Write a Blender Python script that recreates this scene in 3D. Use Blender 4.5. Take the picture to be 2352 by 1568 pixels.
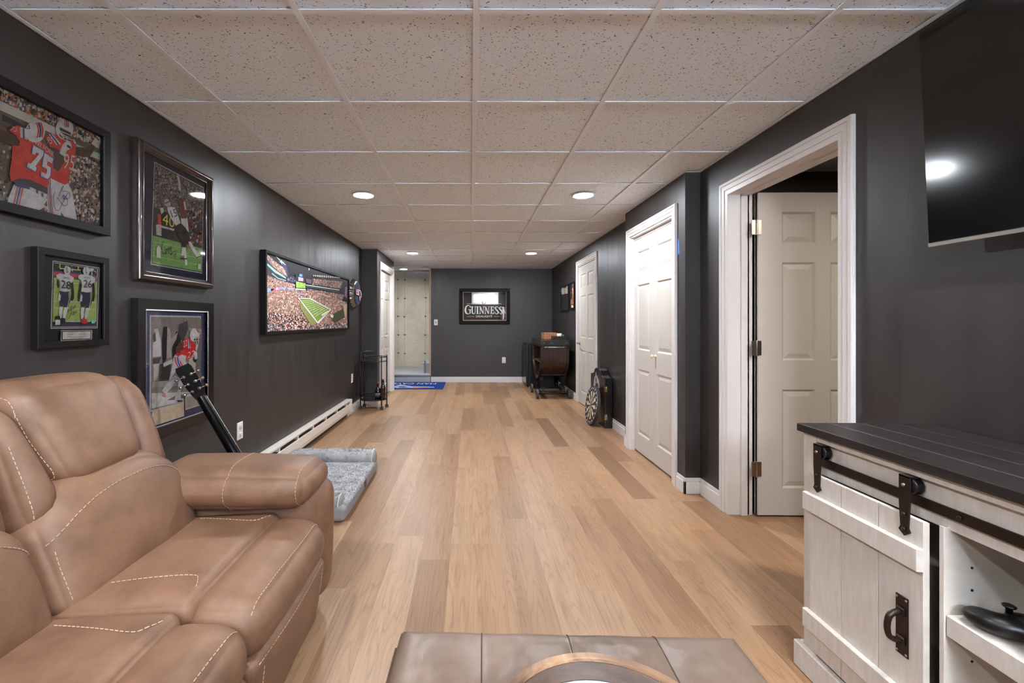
import bpy, bmesh, math, random
from mathutils import Vector, Matrix
from mathutils.bvhtree import BVHTree
from mathutils.noise import noise as pnoise

# ------------------------------------------------------------------ camera, world, exposure
scene = bpy.context.scene
for o in list(bpy.data.objects):
    bpy.data.objects.remove(o, do_unlink=True)
COL = scene.collection
F, VX, VY, CAMZ = 990.0, 1081.0, 738.0, 1.207      # focal length / vanishing point in 2352x1568 pixels
CEIL = 2.255
cd = bpy.data.cameras.new('camera')
cam = bpy.data.objects.new('camera', cd)
COL.objects.link(cam)
cam.location = (0, 0, CAMZ)
cam.rotation_euler = (math.pi / 2, 0, 0)
cd.sensor_width = 36
cd.lens = 36 * F / 2352
cd.shift_x = (1176 - VX) / 2352
cd.shift_y = (VY - 784) / 2352
cd.clip_start = 0.02
scene.camera = cam
w = bpy.data.worlds.new('world')
scene.world = w
w.use_nodes = True
w.node_tree.nodes['Background'].inputs[0].default_value = (0.75, 0.86, 1.0, 1)
w.node_tree.nodes['Background'].inputs[1].default_value = 11.5
vs = scene.view_settings
vs.view_transform = 'Standard'
vs.look = 'None'
vs.gamma = 1
vs.use_curve_mapping = False
vs.exposure = 3.33
LAMP = 50.0          # radiance of the recessed LED lenses
LAMP_COLOR = (0.93, 0.98, 1.06)

# ------------------------------------------------------------------ helpers
def lin(r, g, b):
    def f(c):
        c /= 255.0
        return c / 12.92 if c <= 0.04045 else ((c + 0.055) / 1.055) ** 2.4
    return (f(r), f(g), f(b), 1.0)

MATS = {}
def mat(name, color, rough=0.5, metal=0.0, spec=0.5, emit=None, estr=0.0, coat=0.0):
    if name in MATS:
        return MATS[name]
    m = bpy.data.materials.new(name)
    m.use_nodes = True
    p = m.node_tree.nodes['Principled BSDF']
    p.inputs['Base Color'].default_value = color
    p.inputs['Roughness'].default_value = rough
    p.inputs['Metallic'].default_value = metal
    p.inputs['Specular IOR Level'].default_value = spec
    p.inputs['Coat Weight'].default_value = coat
    if emit:
        p.inputs['Emission Color'].default_value = emit
        p.inputs['Emission Strength'].default_value = estr
    MATS[name] = m
    return m

class NT:
    """tiny node-tree helper"""
    def __init__(s, m):
        s.t = m.node_tree; s.n = s.t.nodes; s.l = s.t.links
        s.p = s.n['Principled BSDF']
    def node(s, kind, **kw):
        nd = s.n.new(kind)
        for k, v in kw.items():
            if k.startswith('i_'):
                nd.inputs[k[2:].replace('_', ' ')].default_value = v
            else:
                setattr(nd, k, v)
        return nd
    def link(s, a, b):
        s.l.new(a, b)
    def coord(s, out='Object', scale=(1, 1, 1)):
        tc = s.node('ShaderNodeTexCoord')
        mp = s.node('ShaderNodeMapping')
        mp.inputs['Scale'].default_value = scale
        s.link(tc.outputs[out], mp.inputs['Vector'])
        return mp.outputs['Vector']
    def noise(s, vec, scale, detail=4, rough=0.55, dist=0.0):
        nd = s.node('ShaderNodeTexNoise')
        nd.inputs['Scale'].default_value = scale
        nd.inputs['Detail'].default_value = detail
        nd.inputs['Roughness'].default_value = rough
        nd.inputs['Distortion'].default_value = dist
        if vec is not None:
            s.link(vec, nd.inputs['Vector'])
        return nd.outputs['Fac']
    def ramp(s, fac, stops, interp='LINEAR'):
        nd = s.node('ShaderNodeValToRGB')
        nd.color_ramp.interpolation = interp
        el = nd.color_ramp.elements
        while len(el) < len(stops):
            el.new(0.5)
        for e, (pos, c) in zip(el, stops):
            e.position = pos
            e.color = c if len(c) == 4 else (*c, 1)
        s.link(fac, nd.inputs['Fac'])
        return nd.outputs['Color']
    def mix(s, fac, a, b, blend='MIX'):
        nd = s.node('ShaderNodeMix', data_type='RGBA', blend_type=blend)
        for sock, v in ((nd.inputs[0], fac), (nd.inputs[6], a), (nd.inputs[7], b)):
            if hasattr(v, 'links'):
                s.link(v, sock)
            else:
                sock.default_value = v
        return nd.outputs[2]
    def bump(s, height, strength=0.2, dist=0.01):
        nd = s.node('ShaderNodeBump')
        nd.inputs['Strength'].default_value = strength
        nd.inputs['Distance'].default_value = dist
        s.link(height, nd.inputs['Height'])
        s.link(nd.outputs['Normal'], s.p.inputs['Normal'])
    def maprange(s, fac, a, b, c, d):
        nd = s.node('ShaderNodeMapRange')
        s.link(fac, nd.inputs[0])
        for i, v in enumerate((a, b, c, d)):
            nd.inputs[i + 1].default_value = v
        return nd.outputs[0]

class MB:
    """mesh builder: collects shapes, then builds ONE mesh object"""
    def __init__(s):
        s.v = []; s.f = []; s.mi = []; s.fc = []; s.sm = []
        s.cur = 0; s.color = None; s.smooth = False
    def add(s, verts, faces):
        b = len(s.v)
        s.v += [tuple(v) for v in verts]
        for f in faces:
            s.f.append(tuple(b + i for i in f)); s.mi.append(s.cur); s.fc.append(s.color); s.sm.append(s.smooth)
    def box(s, x0, x1, y0, y1, z0, z1, b=0.0, M=None):
        x0, x1 = min(x0, x1), max(x0, x1); y0, y1 = min(y0, y1), max(y0, y1); z0, z1 = min(z0, z1), max(z0, z1)
        b = min(b, (x1 - x0) * .49, (y1 - y0) * .49, (z1 - z0) * .49)
        if b <= 0:
            vs_ = [(x, y, z) for x in (x0, x1) for y in (y0, y1) for z in (z0, z1)]
            fs = [(0, 1, 3, 2), (4, 6, 7, 5), (0, 4, 5, 1), (2, 3, 7, 6), (0, 2, 6, 4), (1, 5, 7, 3)]
        else:
            vs_ = []; idx = {}
            X = (x0, x1); Y = (y0, y1); Z = (z0, z1)
            for i in (0, 1):
                for j in (0, 1):
                    for k in (0, 1):
                        bx = b if i == 0 else -b; by = b if j == 0 else -b; bz = b if k == 0 else -b
                        idx[i, j, k, 0] = len(vs_); vs_.append((X[i], Y[j] + by, Z[k] + bz))
                        idx[i, j, k, 1] = len(vs_); vs_.append((X[i] + bx, Y[j], Z[k] + bz))
                        idx[i, j, k, 2] = len(vs_); vs_.append((X[i] + bx, Y[j] + by, Z[k]))
            fs = []
            for i in (0, 1):
                fs.append([idx[i, 0, 0, 0], idx[i, 1, 0, 0], idx[i, 1, 1, 0], idx[i, 0, 1, 0]])
                fs.append([idx[0, i, 0, 1], idx[1, i, 0, 1], idx[1, i, 1, 1], idx[0, i, 1, 1]])
                fs.append([idx[0, 0, i, 2], idx[1, 0, i, 2], idx[1, 1, i, 2], idx[0, 1, i, 2]])
            for i in (0, 1):
                for j in (0, 1):
                    fs.append([idx[i, j, 0, 0], idx[i, j, 0, 1], idx[i, j, 1, 1], idx[i, j, 1, 0]])
                    fs.append([idx[i, 0, j, 0], idx[i, 0, j, 2], idx[i, 1, j, 2], idx[i, 1, j, 0]])
                    fs.append([idx[0, i, j, 1], idx[0, i, j, 2], idx[1, i, j, 2], idx[1, i, j, 1]])
                    for k in (0, 1):
                        fs.append([idx[i, j, k, 0], idx[i, j, k, 1], idx[i, j, k, 2]])
            c = Vector(((x0 + x1) / 2, (y0 + y1) / 2, (z0 + z1) / 2))
            out = []
            for f in fs:
                p = [Vector(vs_[q]) for q in f]
                n = (p[1] - p[0]).cross(p[2] - p[0])
                m = sum(p, Vector()) / len(p)
                out.append(tuple(f) if n.dot(m - c) > 0 else tuple(reversed(f)))
            fs = out
        if M is not None:
            vs_ = [M @ Vector(v) for v in vs_]
        s.add(vs_, fs)
    def hull8(s, c):
        """box from 8 arbitrary corners (order as in box)"""
        s.add(c, [(0, 1, 3, 2), (4, 6, 7, 5), (0, 4, 5, 1), (2, 3, 7, 6), (0, 2, 6, 4), (1, 5, 7, 3)])
    def prism(s, poly, axis, a0, a1):
        """extrude a 2D outline along an axis; outline coords are the two other axes in order"""
        def mk(p, a):
            if axis == 'x': return (a, p[0], p[1])
            if axis == 'y': return (p[0], a, p[1])
            return (p[0], p[1], a)
        n = len(poly)
        vs_ = [mk(p, a0) for p in poly] + [mk(p, a1) for p in poly]
        fs = [tuple(range(n)), tuple(range(2 * n - 1, n - 1, -1))]
        fs += [(i, i + n, (i + 1) % n + n, (i + 1) % n) for i in range(n)]
        s.add(vs_, fs)
    def tube(s, pts, r, n=10, cap=True, closed=False):
        pts = [Vector(p) for p in pts]
        rs = r if isinstance(r, (list, tuple)) else [r] * len(pts)
        base = len(s.v)
        prev = None
        vs_ = []
        m = len(pts)
        for i, p in enumerate(pts):
            if closed:
                t = (pts[(i + 1) % m] - pts[i - 1]).normalized()
            else:
                t = (pts[min(i + 1, m - 1)] - pts[max(i - 1, 0)]).normalized()
            if prev is None:
                a = Vector((0, 0, 1)) if abs(t.z) < 0.9 else Vector((1, 0, 0))
                u = t.cross(a).normalized()
            else:
                u = (prev - t * prev.dot(t)).normalized()
            prev = u
            v2 = t.cross(u)
            for k in range(n):
                an = 2 * math.pi * k / n
                vs_.append(p + (u * math.cos(an) + v2 * math.sin(an)) * rs[i])
        fs = []
        rng = m if closed else m - 1
        for i in range(rng):
            j = (i + 1) % m
            for k in range(n):
                k2 = (k + 1) % n
                fs.append((i * n + k, i * n + k2, j * n + k2, j * n + k))
        if cap and not closed:
            fs.append(tuple(range(n - 1, -1, -1)))
            fs.append(tuple((m - 1) * n + k for k in range(n)))
        old = s.smooth; s.smooth = True
        s.add(vs_, fs)
        s.smooth = old
    def lathe(s, prof, c=(0, 0, 0), axis='z', n=24, M=None, a0=0.0, a1=2 * math.pi):
        """prof = [(radius, height)...] turned round an axis through c"""
        vs_ = []; fs = []
        full = abs(a1 - a0 - 2 * math.pi) < 1e-6
        cols = n if full else n + 1
        for (r, h) in prof:
            for k in range(cols):
                an = a0 + (a1 - a0) * k / n
                x, y = r * math.cos(an), r * math.sin(an)
                if axis == 'z': q = Vector((x, y, h))
                elif axis == 'x': q = Vector((h, x, y))
                else: q = Vector((y, h, x))
                q = (M @ q) if M is not None else q
                vs_.append(q + Vector(c))
        m = len(prof)
        for i in range(m - 1):
            for k in range(n):
                k2 = (k + 1) % cols
                fs.append((i * cols + k, i * cols + k2, (i + 1) * cols + k2, (i + 1) * cols + k))
        if full:
            if prof[0][0] > 1e-5: fs.append(tuple(range(cols - 1, -1, -1)))
            if prof[-1][0] > 1e-5: fs.append(tuple((m - 1) * cols + k for k in range(cols)))
        s.add(vs_, fs)
    def build(s, name, material, parent=None, loc=None, merge=False, recalc=True):
        me = bpy.data.meshes.new(name)
        me.from_pydata(s.v, [], s.f)
        ms = material if isinstance(material, (list, tuple)) else [material]
        for m in ms:
            me.materials.append(m)
        me.polygons.foreach_set('material_index', s.mi)
        me.polygons.foreach_set('use_smooth', s.sm)
        if any(c is not None for c in s.fc):
            at = me.color_attributes.new('ink', 'FLOAT_COLOR', 'CORNER')
            data = []
            for f, c in zip(s.f, s.fc):
                c = c or (1, 1, 1, 1)
                data += list(c) * len(f)
            at.data.foreach_set('color', data)
        if merge or recalc:
            bm = bmesh.new(); bm.from_mesh(me)
            if merge:
                bmesh.ops.remove_doubles(bm, verts=bm.verts, dist=1e-5)
            if recalc:
                bmesh.ops.recalc_face_normals(bm, faces=bm.faces)
            bm.to_mesh(me); bm.free()
        o = bpy.data.objects.new(name, me)
        COL.objects.link(o)
        if loc is not None:
            o.location = loc
        if parent is not None:
            o.parent = parent
        return o

def tag(o, label, cat, group=None, kind=None):
    o['label'] = label; o['category'] = cat
    if group: o['group'] = group
    if kind: o['kind'] = kind
    return o
def thing(name, label, cat, loc=(0, 0, 0), group=None, kind=None, rz=0.0):
    o = bpy.data.objects.new(name, None)
    COL.objects.link(o)
    o.location = loc; o.rotation_euler = (0, 0, rz)
    o.empty_display_size = 0.05
    return tag(o, label, cat, group, kind)
def world_part(o, parent):
    """parent a part that was built in world coordinates"""
    o.parent = parent
    M = Matrix.Translation(parent.location) @ parent.rotation_euler.to_matrix().to_4x4()
    o.matrix_parent_inverse = M.inverted()
    return o
def dup(o, parent=None):
    c = o.copy(); COL.objects.link(c)
    if parent: c.parent = parent
    return c
def copy_tree(o, parent=None):
    c = o.copy(); COL.objects.link(c)
    if parent is not None: c.parent = parent
    for ch in list(o.children):
        copy_tree(ch, c)
    return c

# pixel of the photograph -> point on a plane of the room
def onx(px, py, X):
    d = X * F / (px - VX); return Vector((X, d, CAMZ + (VY - py) / F * d))
def ony(px, py, Y):
    return Vector(((px - VX) / F * Y, Y, CAMZ + (VY - py) / F * Y))
def onz(px, py, Z):
    d = F * (CAMZ - Z) / (py - VY); return Vector(((px - VX) / F * d, d, Z))

def text_mesh(s):
    cu = bpy.data.curves.new('t', 'FONT'); cu.body = s; cu.resolution_u = 3
    o = bpy.data.objects.new('t', cu); COL.objects.link(o)
    dg = bpy.context.evaluated_depsgraph_get()
    me = bpy.data.meshes.new_from_object(o.evaluated_get(dg))
    vs_ = [tuple(v.co) for v in me.vertices]; fs = [tuple(p.vertices) for p in me.polygons]
    bpy.data.objects.remove(o); bpy.data.curves.remove(cu); bpy.data.meshes.remove(me)
    xs = [v[0] for v in vs_]; ys = [v[1] for v in vs_]
    x0, x1, y0, y1 = min(xs), max(xs), min(ys), max(ys)
    return [((v[0] - x0) / (x1 - x0), (v[1] - y0) / (y1 - y0)) for v in vs_], fs

class Print(MB):
    """a flat printed sheet: inked shapes lying on one plane of the room (fractions of a millimetre of ink)"""
    def __init__(s, plane, value, normal, zoom=(0, 0, 1.0), step=0.00012, gain=1.0):
        super().__init__()
        s.gain = gain
        s.plane, s.val, s.nrm, s.z, s.step, s.k = plane, value, Vector(normal), zoom, step, 0
    def ink(s, c):
        return tuple(min(x * s.gain, .88) for x in lin(*c)[:3]) + (1.0,)
    def pt(s, q):
        px = s.z[0] + q[0] / s.z[2]; py = s.z[1] + q[1] / s.z[2]
        return {'x': onx, 'y': ony, 'z': onz}[s.plane](px, py, s.val)
    def layer(s):
        s.k += 1; return s.nrm * (s.step * s.k)
    def poly(s, pts, c, raw=False):
        off = s.layer(); s.color = s.ink(c)
        s.add([(Vector(p) if raw else s.pt(p)) + off for p in pts], [tuple(range(len(pts)))])
    def ell(s, cx, cy, rx, ry, c, n=20, rot=0.0):
        ca, sa = math.cos(rot), math.sin(rot)
        s.poly([(cx + rx * math.cos(t) * ca - ry * math.sin(t) * sa, cy + rx * math.cos(t) * sa + ry * math.sin(t) * ca)
                for t in [2 * math.pi * i / n for i in range(n)]], c)
    def ribbon(s, pts, w, c):
        off = s.layer(); s.color = s.ink(c)
        ws = w if isinstance(w, (list, tuple)) else [w] * len(pts)
        L = []; R = []
        for i, p in enumerate(pts):
            a = pts[max(i - 1, 0)]; b = pts[min(i + 1, len(pts) - 1)]
            dx, dy = b[0] - a[0], b[1] - a[1]; l = math.hypot(dx, dy) or 1
            nx, ny = -dy / l * ws[i] / 2, dx / l * ws[i] / 2
            L.append(s.pt((p[0] + nx, p[1] + ny)) + off); R.append(s.pt((p[0] - nx, p[1] - ny)) + off)
        n = len(pts)
        s.add(L + R, [(i, i + 1, n + i + 1, n + i) for i in range(n - 1)])
    def smooth_ribbon(s, pts, w, c, sub=6):
        s.ribbon(spline(pts, sub), w if not isinstance(w, (list, tuple)) else [x[0] for x in spline([(a, 0) for a in w], sub)], c)
    def text(s, t, p0, p1, ptop, c):
        vs_, fs = text_mesh(t)
        a, b, d = s.pt(p0), s.pt(p1), s.pt(ptop)
        off = s.layer(); s.color = s.ink(c)
        s.add([a + (b - a) * v[0] + (d - a) * v[1] + off for v in vs_], fs)
    def specks(s, poly, n, size, cols, rng, hscale=1.6):
        """random crowd dots inside a convex or concave outline"""
        xs = [p[0] for p in poly]; ys = [p[1] for p in poly]
        off = s.layer(); m = 0; tries = 0
        while m < n and tries < n * 6:
            tries += 1
            x, y = rng.uniform(min(xs), max(xs)), rng.uniform(min(ys), max(ys))
            if not inside(x, y, poly): continue
            a = size * rng.uniform(.6, 1.3); h = a * hscale * rng.uniform(.7, 1.2)
            s.color = s.ink(rng.choice(cols))
            if m % 400 == 0: off = s.layer()
            q = [(x - a / 2, y - h * .3), (x, y - h / 2), (x + a / 2, y - h * .3), (x + a / 2, y + h * .3), (x, y + h / 2), (x - a / 2, y + h * .3)]
            s.add([s.pt(p) + off + s.nrm * (0.00004 * (m % 3)) for p in q], [(0, 1, 2, 3, 4, 5)])
            m += 1

def inside(x, y, poly):
    r = False; j = len(poly) - 1
    for i in range(len(poly)):
        xi, yi = poly[i][0], poly[i][1]; xj, yj = poly[j][0], poly[j][1]
        if (yi > y) != (yj > y) and x < (xj - xi) * (y - yi) / (yj - yi) + xi: r = not r
        j = i
    return r
def spline(pts, sub=6):
    pts = [tuple(p) for p in pts]; out = []
    for i in range(len(pts) - 1):
        p0 = pts[max(i - 1, 0)]; p1 = pts[i]; p2 = pts[i + 1]; p3 = pts[min(i + 2, len(pts) - 1)]
        for k in range(sub):
            t = k / sub
            out.append(tuple(0.5 * ((2 * b) + (c - a) * t + (2 * a - 5 * b + 4 * c - d) * t * t + (3 * b - a - 3 * c + d) * t ** 3)
                             for a, b, c, d in zip(p0, p1, p2, p3)))
    out.append(pts[-1])
    return out

def pillow(name, c, r, puff, material, parent, n=10, wob=0.0, fn=None):
    """soft upholstered block: rounded, puffed box stretched onto 8 corners (order x0y0z0 x0y0z1 x0y1z0 x0y1z1 x1...)"""
    C = [Vector(p) for p in c]
    def avg(pairs): return sum((C[a] - C[b]).length for a, b in pairs) / len(pairs)
    D = Vector((avg([(0, 4), (1, 5), (2, 6), (3, 7)]), avg([(0, 2), (1, 3), (4, 6), (5, 7)]), avg([(0, 1), (2, 3), (4, 5), (6, 7)])))
    rr = [min(r, D[i] * .49) for i in range(3)]
    bm = bmesh.new()
    verts = {}
    def ticks(i):
        d = D[i]; e = rr[i]
        a = [e * (1 - math.cos(t * math.pi / 8)) for t in range(5)]
        a[-1] = e
        mid = [e + (d - 2 * e) * t / n for t in range(1, n)]
        return [x / d for x in a + mid + [d - x for x in reversed(a)]]
    T = [ticks(i) for i in range(3)]
    def vert(u):
        key = tuple(round(x, 6) for x in u)
        if key in verts: return verts[key]
        p = Vector([u[i] * D[i] for i in range(3)])
        inner = Vector([min(max(p[i], rr[i]), D[i] - rr[i]) for i in range(3)])
        dv = p - inner
        dn = Vector([dv[i] / rr[i] for i in range(3)])
        if dn.length > 1e-9:
            k = dn.normalized()
            q = inner + Vector([k[i] * rr[i] for i in range(3)])
        else:
            q = p
        # puff outwards in the middle of faces
        for i in range(3):
            a, b = (i + 1) % 3, (i + 2) % 3
            w_ = (math.sin(math.pi * u[a]) * math.sin(math.pi * u[b]))
            w_ = max(w_, 0) ** 0.6
            pf = puff[i] if isinstance(puff, (list, tuple)) else puff
            q[i] += pf * w_ * (2 * u[i] - 1)
        v = [q[i] / D[i] for i in range(3)]
        out = Vector()
        for idx in range(8):
            bx, by, bz = (idx >> 2) & 1, (idx >> 1) & 1, idx & 1
            out += C[idx] * ((v[0] if bx else 1 - v[0]) * (v[1] if by else 1 - v[1]) * (v[2] if bz else 1 - v[2]))
        if fn: out = fn(out)
        if wob:
            out += Vector((pnoise(out * 6 + Vector((3, 1, 7))), pnoise(out * 6 + Vector((9, 4, 2))), pnoise(out * 6))) * wob
        verts[key] = bm.verts.new(out)
        return verts[key]
    for ax in range(3):
        a, b = (ax + 1) % 3, (ax + 2) % 3
        for side in (0.0, 1.0):
            for i in range(len(T[a]) - 1):
                for j in range(len(T[b]) - 1):
                    q = []
                    for (s1, s2) in ((i, j), (i + 1, j), (i + 1, j + 1), (i, j + 1)):
                        u = [0, 0, 0]; u[ax] = side; u[a] = T[a][s1]; u[b] = T[b][s2]
                        q.append(vert(u))
                    if side == 0.0: q.reverse()
                    q2 = []
                    for x in q:
                        if x not in q2: q2.append(x)
                    if len(q2) > 2:
                        try: f = bm.faces.new(q2); f.smooth = True
                        except ValueError: pass
    bmesh.ops.recalc_face_normals(bm, faces=bm.faces)
    me = bpy.data.meshes.new(name); bm.to_mesh(me); bm.free()
    me.materials.append(material)
    o = bpy.data.objects.new(name, me); COL.objects.link(o)
    if parent is not None: world_part(o, parent)
    return o

# ------------------------------------------------------------------ materials
def m_wall():
    m = mat('charcoal_wall_paint', lin(46, 41, 39), 0.42, spec=0.66); t = NT(m)
    v = t.coord('Object', (6, 6, 0.8))
    n1 = t.noise(v, 2.2, 5, 0.6)
    col = t.ramp(n1, [(0.3, lin(43, 38, 37)), (0.7, lin(51, 46, 44))])
    t.link(col, t.p.inputs['Base Color'])
    t.link(t.maprange(n1, 0.3, 0.7, 0.38, 0.52), t.p.inputs['Roughness'])
    n2 = t.noise(t.coord('Object'), 130, 3, 0.6)
    t.bump(n2, 0.12, 0.004)
    return m
WALL = m_wall()
WHITE = mat('white_trim_paint', lin(218, 212, 207), 0.38)
DOORWHITE = mat('white_door_paint', lin(200, 193, 184), 0.42)
def m_tile():
    m = mat('ceiling_tile_mineral_fibre', lin(236, 240, 243), 0.9, spec=0.2); t = NT(m)
    oi = t.node('ShaderNodeObjectInfo')
    tc = t.node('ShaderNodeTexCoord')
    ad = t.node('ShaderNodeVectorMath', operation='ADD')
    mu = t.node('ShaderNodeVectorMath', operation='SCALE')
    t.link(oi.outputs['Location'], mu.inputs[0]); mu.inputs['Scale'].default_value = 1.0
    t.link(tc.outputs['Object'], ad.inputs[0]); t.link(mu.outputs[0], ad.inputs[1])
    # short wormy fissures: small elongated, noise-warped cells
    nz = t.node('ShaderNodeTexNoise'); nz.inputs['Scale'].default_value = 22; t.link(ad.outputs[0], nz.inputs['Vector'])
    wv = t.node('ShaderNodeVectorMath', operation='SCALE'); t.link(nz.outputs['Color'], wv.inputs[0]); wv.inputs['Scale'].default_value = 0.05
    a2 = t.node('ShaderNodeVectorMath', operation='ADD'); t.link(ad.outputs[0], a2.inputs[0]); t.link(wv.outputs[0], a2.inputs[1])
    mp = t.node('ShaderNodeMapping'); mp.inputs['Scale'].default_value = (0.55, 1.25, 1); t.link(a2.outputs[0], mp.inputs['Vector'])
    vo = t.node('ShaderNodeTexVoronoi'); vo.inputs['Scale'].default_value = 125; t.link(mp.outputs[0], vo.inputs['Vector'])
    sep = t.node('ShaderNodeSeparateColor'); t.link(vo.outputs['Color'], sep.inputs[0])
    th = t.maprange(sep.outputs[0], 0.2, 1.0, 0.0, 0.34)
    ls = t.node('ShaderNodeMath', operation='LESS_THAN'); t.link(vo.outputs['Distance'], ls.inputs[0]); t.link(th, ls.inputs[1])
    col = t.mix(ls.outputs[0], lin(236, 240, 243), lin(120, 115, 111))
    t.link(col, t.p.inputs['Base Color'])
    return m
TILE = m_tile()
TEE = mat('white_ceiling_grid_metal', lin(238, 242, 245), 0.45)
def m_plank():
    m = mat('oak_vinyl_plank', lin(190, 150, 115), 0.38, spec=0.4); t = NT(m)
    oi = t.node('ShaderNodeObjectInfo')
    tc = t.node('ShaderNodeTexCoord')
    rs = t.node('ShaderNodeMath', operation='MULTIPLY'); t.link(oi.outputs['Random'], rs.inputs[0]); rs.inputs[1].default_value = 173.0
    cx = t.node('ShaderNodeCombineXYZ'); t.link(rs.outputs[0], cx.inputs[0]); t.link(rs.outputs[0], cx.inputs[2])
    ad = t.node('ShaderNodeVectorMath', operation='ADD'); t.link(tc.outputs['Object'], ad.inputs[0]); t.link(cx.outputs[0], ad.inputs[1])
    mp = t.node('ShaderNodeMapping'); mp.inputs['Scale'].default_value = (9.0, 0.75, 1); t.link(ad.outputs[0], mp.inputs['Vector'])
    # cathedral grain: rings of a strongly stretched noise field
    big = t.noise(mp.outputs[0], 1.0, 2, 0.5, 0.4)
    rg = t.node('ShaderNodeMath', operation='MULTIPLY'); t.link(big, rg.inputs[0]); rg.inputs[1].default_value = 17.0
    fr = t.node('ShaderNodeMath', operation='PINGPONG'); t.link(rg.outputs[0], fr.inputs[0]); fr.inputs[1].default_value = 0.5
    mp2 = t.node('ShaderNodeMapping'); mp2.inputs['Scale'].default_value = (120, 3.2, 1); t.link(ad.outputs[0], mp2.inputs['Vector'])
    fine = t.noise(mp2.outputs[0], 1.0, 4, 0.65)
    mp3 = t.node('ShaderNodeMapping'); mp3.inputs['Scale'].default_value = (14, 1.3, 1); t.link(ad.outputs[0], mp3.inputs['Vector'])
    stain = t.noise(mp3.outputs[0], 1.0, 3, 0.55)
    base = t.ramp(oi.outputs['Random'], [(0.0, lin(176, 142, 110)), (0.35, lin(170, 134, 102)), (0.65, lin(161, 125, 94)), (0.88, lin(150, 114, 84)), (1.0, lin(138, 104, 76))])
    g1 = t.ramp(fr.outputs[0], [(0.0, (0.80, 0.76, 0.72, 1)), (0.13, (0.97, 0.96, 0.95, 1)), (0.5, (1.03, 1.03, 1.03, 1))])
    c = t.mix(0.85, base, g1, 'MULTIPLY')
    g2 = t.ramp(fine, [(0.28, (0.74, 0.69, 0.64, 1)), (0.5, (1, 1, 1, 1)), (0.75, (1.06, 1.05, 1.04, 1))])
    c = t.mix(0.9, c, g2, 'MULTIPLY')
    g3 = t.ramp(stain, [(0.25, (0.74, 0.69, 0.64, 1)), (0.5, (1, 1, 1, 1)), (0.8, (1.07, 1.05, 1.03, 1))])
    c = t.mix(0.75, c, g3, 'MULTIPLY')
    t.link(c, t.p.inputs['Base Color'])
    t.link(t.maprange(fine, 0.3, 0.7, 0.34, 0.46), t.p.inputs['Roughness'])
    t.bump(fine, 0.04, 0.002)
    return m
PLANK = m_plank()
def m_wood(name, c1, c2, rough=0.4, scale=(2, 30, 30), spec=0.5):
    m = mat(name, c1, rough, spec=spec); t = NT(m)
    v = t.coord('Object', scale)
    n1 = t.noise(v, 1.0, 5, 0.6, 0.6)
    t.link(t.ramp(n1, [(0.3, c1), (0.7, c2)]), t.p.inputs['Base Color'])
    t.bump(n1, 0.08, 0.002)
    return m
def m_leather(name, c1, c2, c3, rough, bump=0.15, scale=5.0, crease=0.0):
    m = mat(name, c1, rough); t = NT(m)
    v = t.coord('Object')
    n1 = t.noise(v, scale, 5, 0.65)
    col = t.ramp(n1, [(0.3, c1), (0.5, c2), (0.72, c3)])
    t.link(col, t.p.inputs['Base Color'])
    vo = t.node('ShaderNodeTexVoronoi', feature='DISTANCE_TO_EDGE'); vo.inputs['Scale'].default_value = 320; t.link(v, vo.inputs['Vector'])
    n2 = t.noise(v, 90, 4, 0.7)
    h = t.mix(0.5, vo.outputs['Distance'], n2, 'ADD')
    if crease:
        n3 = t.noise(t.coord('Object', (1, 1, 1)), 11, 3, 0.6, 0.15)
        h = t.mix(0.5, h, n3, 'ADD')
    t.bump(h, bump, 0.002 if not crease else 0.006)
    t.link(t.maprange(n1, 0.3, 0.7, rough - .05, rough + .06), t.p.inputs['Roughness'])
    return m
SOFA = m_leather('brown_suede_leather', lin(102, 73, 54), lin(126, 92, 69), lin(143, 107, 82), 0.52)
STITCH = mat('tan_thread', lin(205, 178, 150), 0.8)
OTTO = m_leather('glossy_brown_leather', lin(98, 80, 68), lin(118, 99, 85), lin(138, 117, 102), 0.33, 0.1, 3.0, crease=1.0)
BLACKWOOD = mat('black_painted_wood', lin(26, 23, 22), 0.35)
FRAMEBLK = mat('black_picture_frame', lin(22, 20, 19), 0.45, spec=0.2)
FRAMEMAHO = mat('dark_mahogany_frame', lin(48, 32, 28), 0.22, coat=0.3)
def m_ink(name='printed_ink', rough=0.45):
    m = mat(name, (1, 1, 1, 1), rough); t = NT(m)
    a = t.node('ShaderNodeVertexColor', layer_name='ink')
    v = t.coord('Object')
    c = t.mix(0.75, a.outputs['Color'], t.ramp(t.noise(v, 38, 5, 0.7), [(0.28, (0.62, 0.62, 0.64, 1)), (0.5, (1, 1, 1, 1)), (0.75, (1.16, 1.15, 1.13, 1))]), 'MULTIPLY')
    t.link(c, t.p.inputs['Base Color'])
    return m
INK = m_ink()
def m_glass(name, tint=(1, 1, 1, 1), rough=0.0, f0=1.45):
    m = bpy.data.materials.new(name); m.use_nodes = True
    nt = m.node_tree; nt.nodes.clear()
    out = nt.nodes.new('ShaderNodeOutputMaterial'); mx = nt.nodes.new('ShaderNodeMixShader')
    tr = nt.nodes.new('ShaderNodeBsdfTransparent'); gl = nt.nodes.new('ShaderNodeBsdfGlossy')
    fr = nt.nodes.new('ShaderNodeFresnel'); fr.inputs['IOR'].default_value = f0
    tr.inputs['Color'].default_value = tint; gl.inputs['Roughness'].default_value = rough
    for a, b in ((fr.outputs[0], mx.inputs[0]), (tr.outputs[0], mx.inputs[1]), (gl.outputs[0], mx.inputs[2]), (mx.outputs[0], out.inputs[0])):
        nt.links.new(a, b)
    return m
GLASS = m_glass('picture_glass', rough=0.03)
PANE = m_glass('window_glass')
SILVER = mat('brushed_silver_metal', lin(190, 186, 180), 0.28, 1.0)
NICKEL = mat('satin_nickel', lin(170, 160, 148), 0.32, 1.0)
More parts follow.
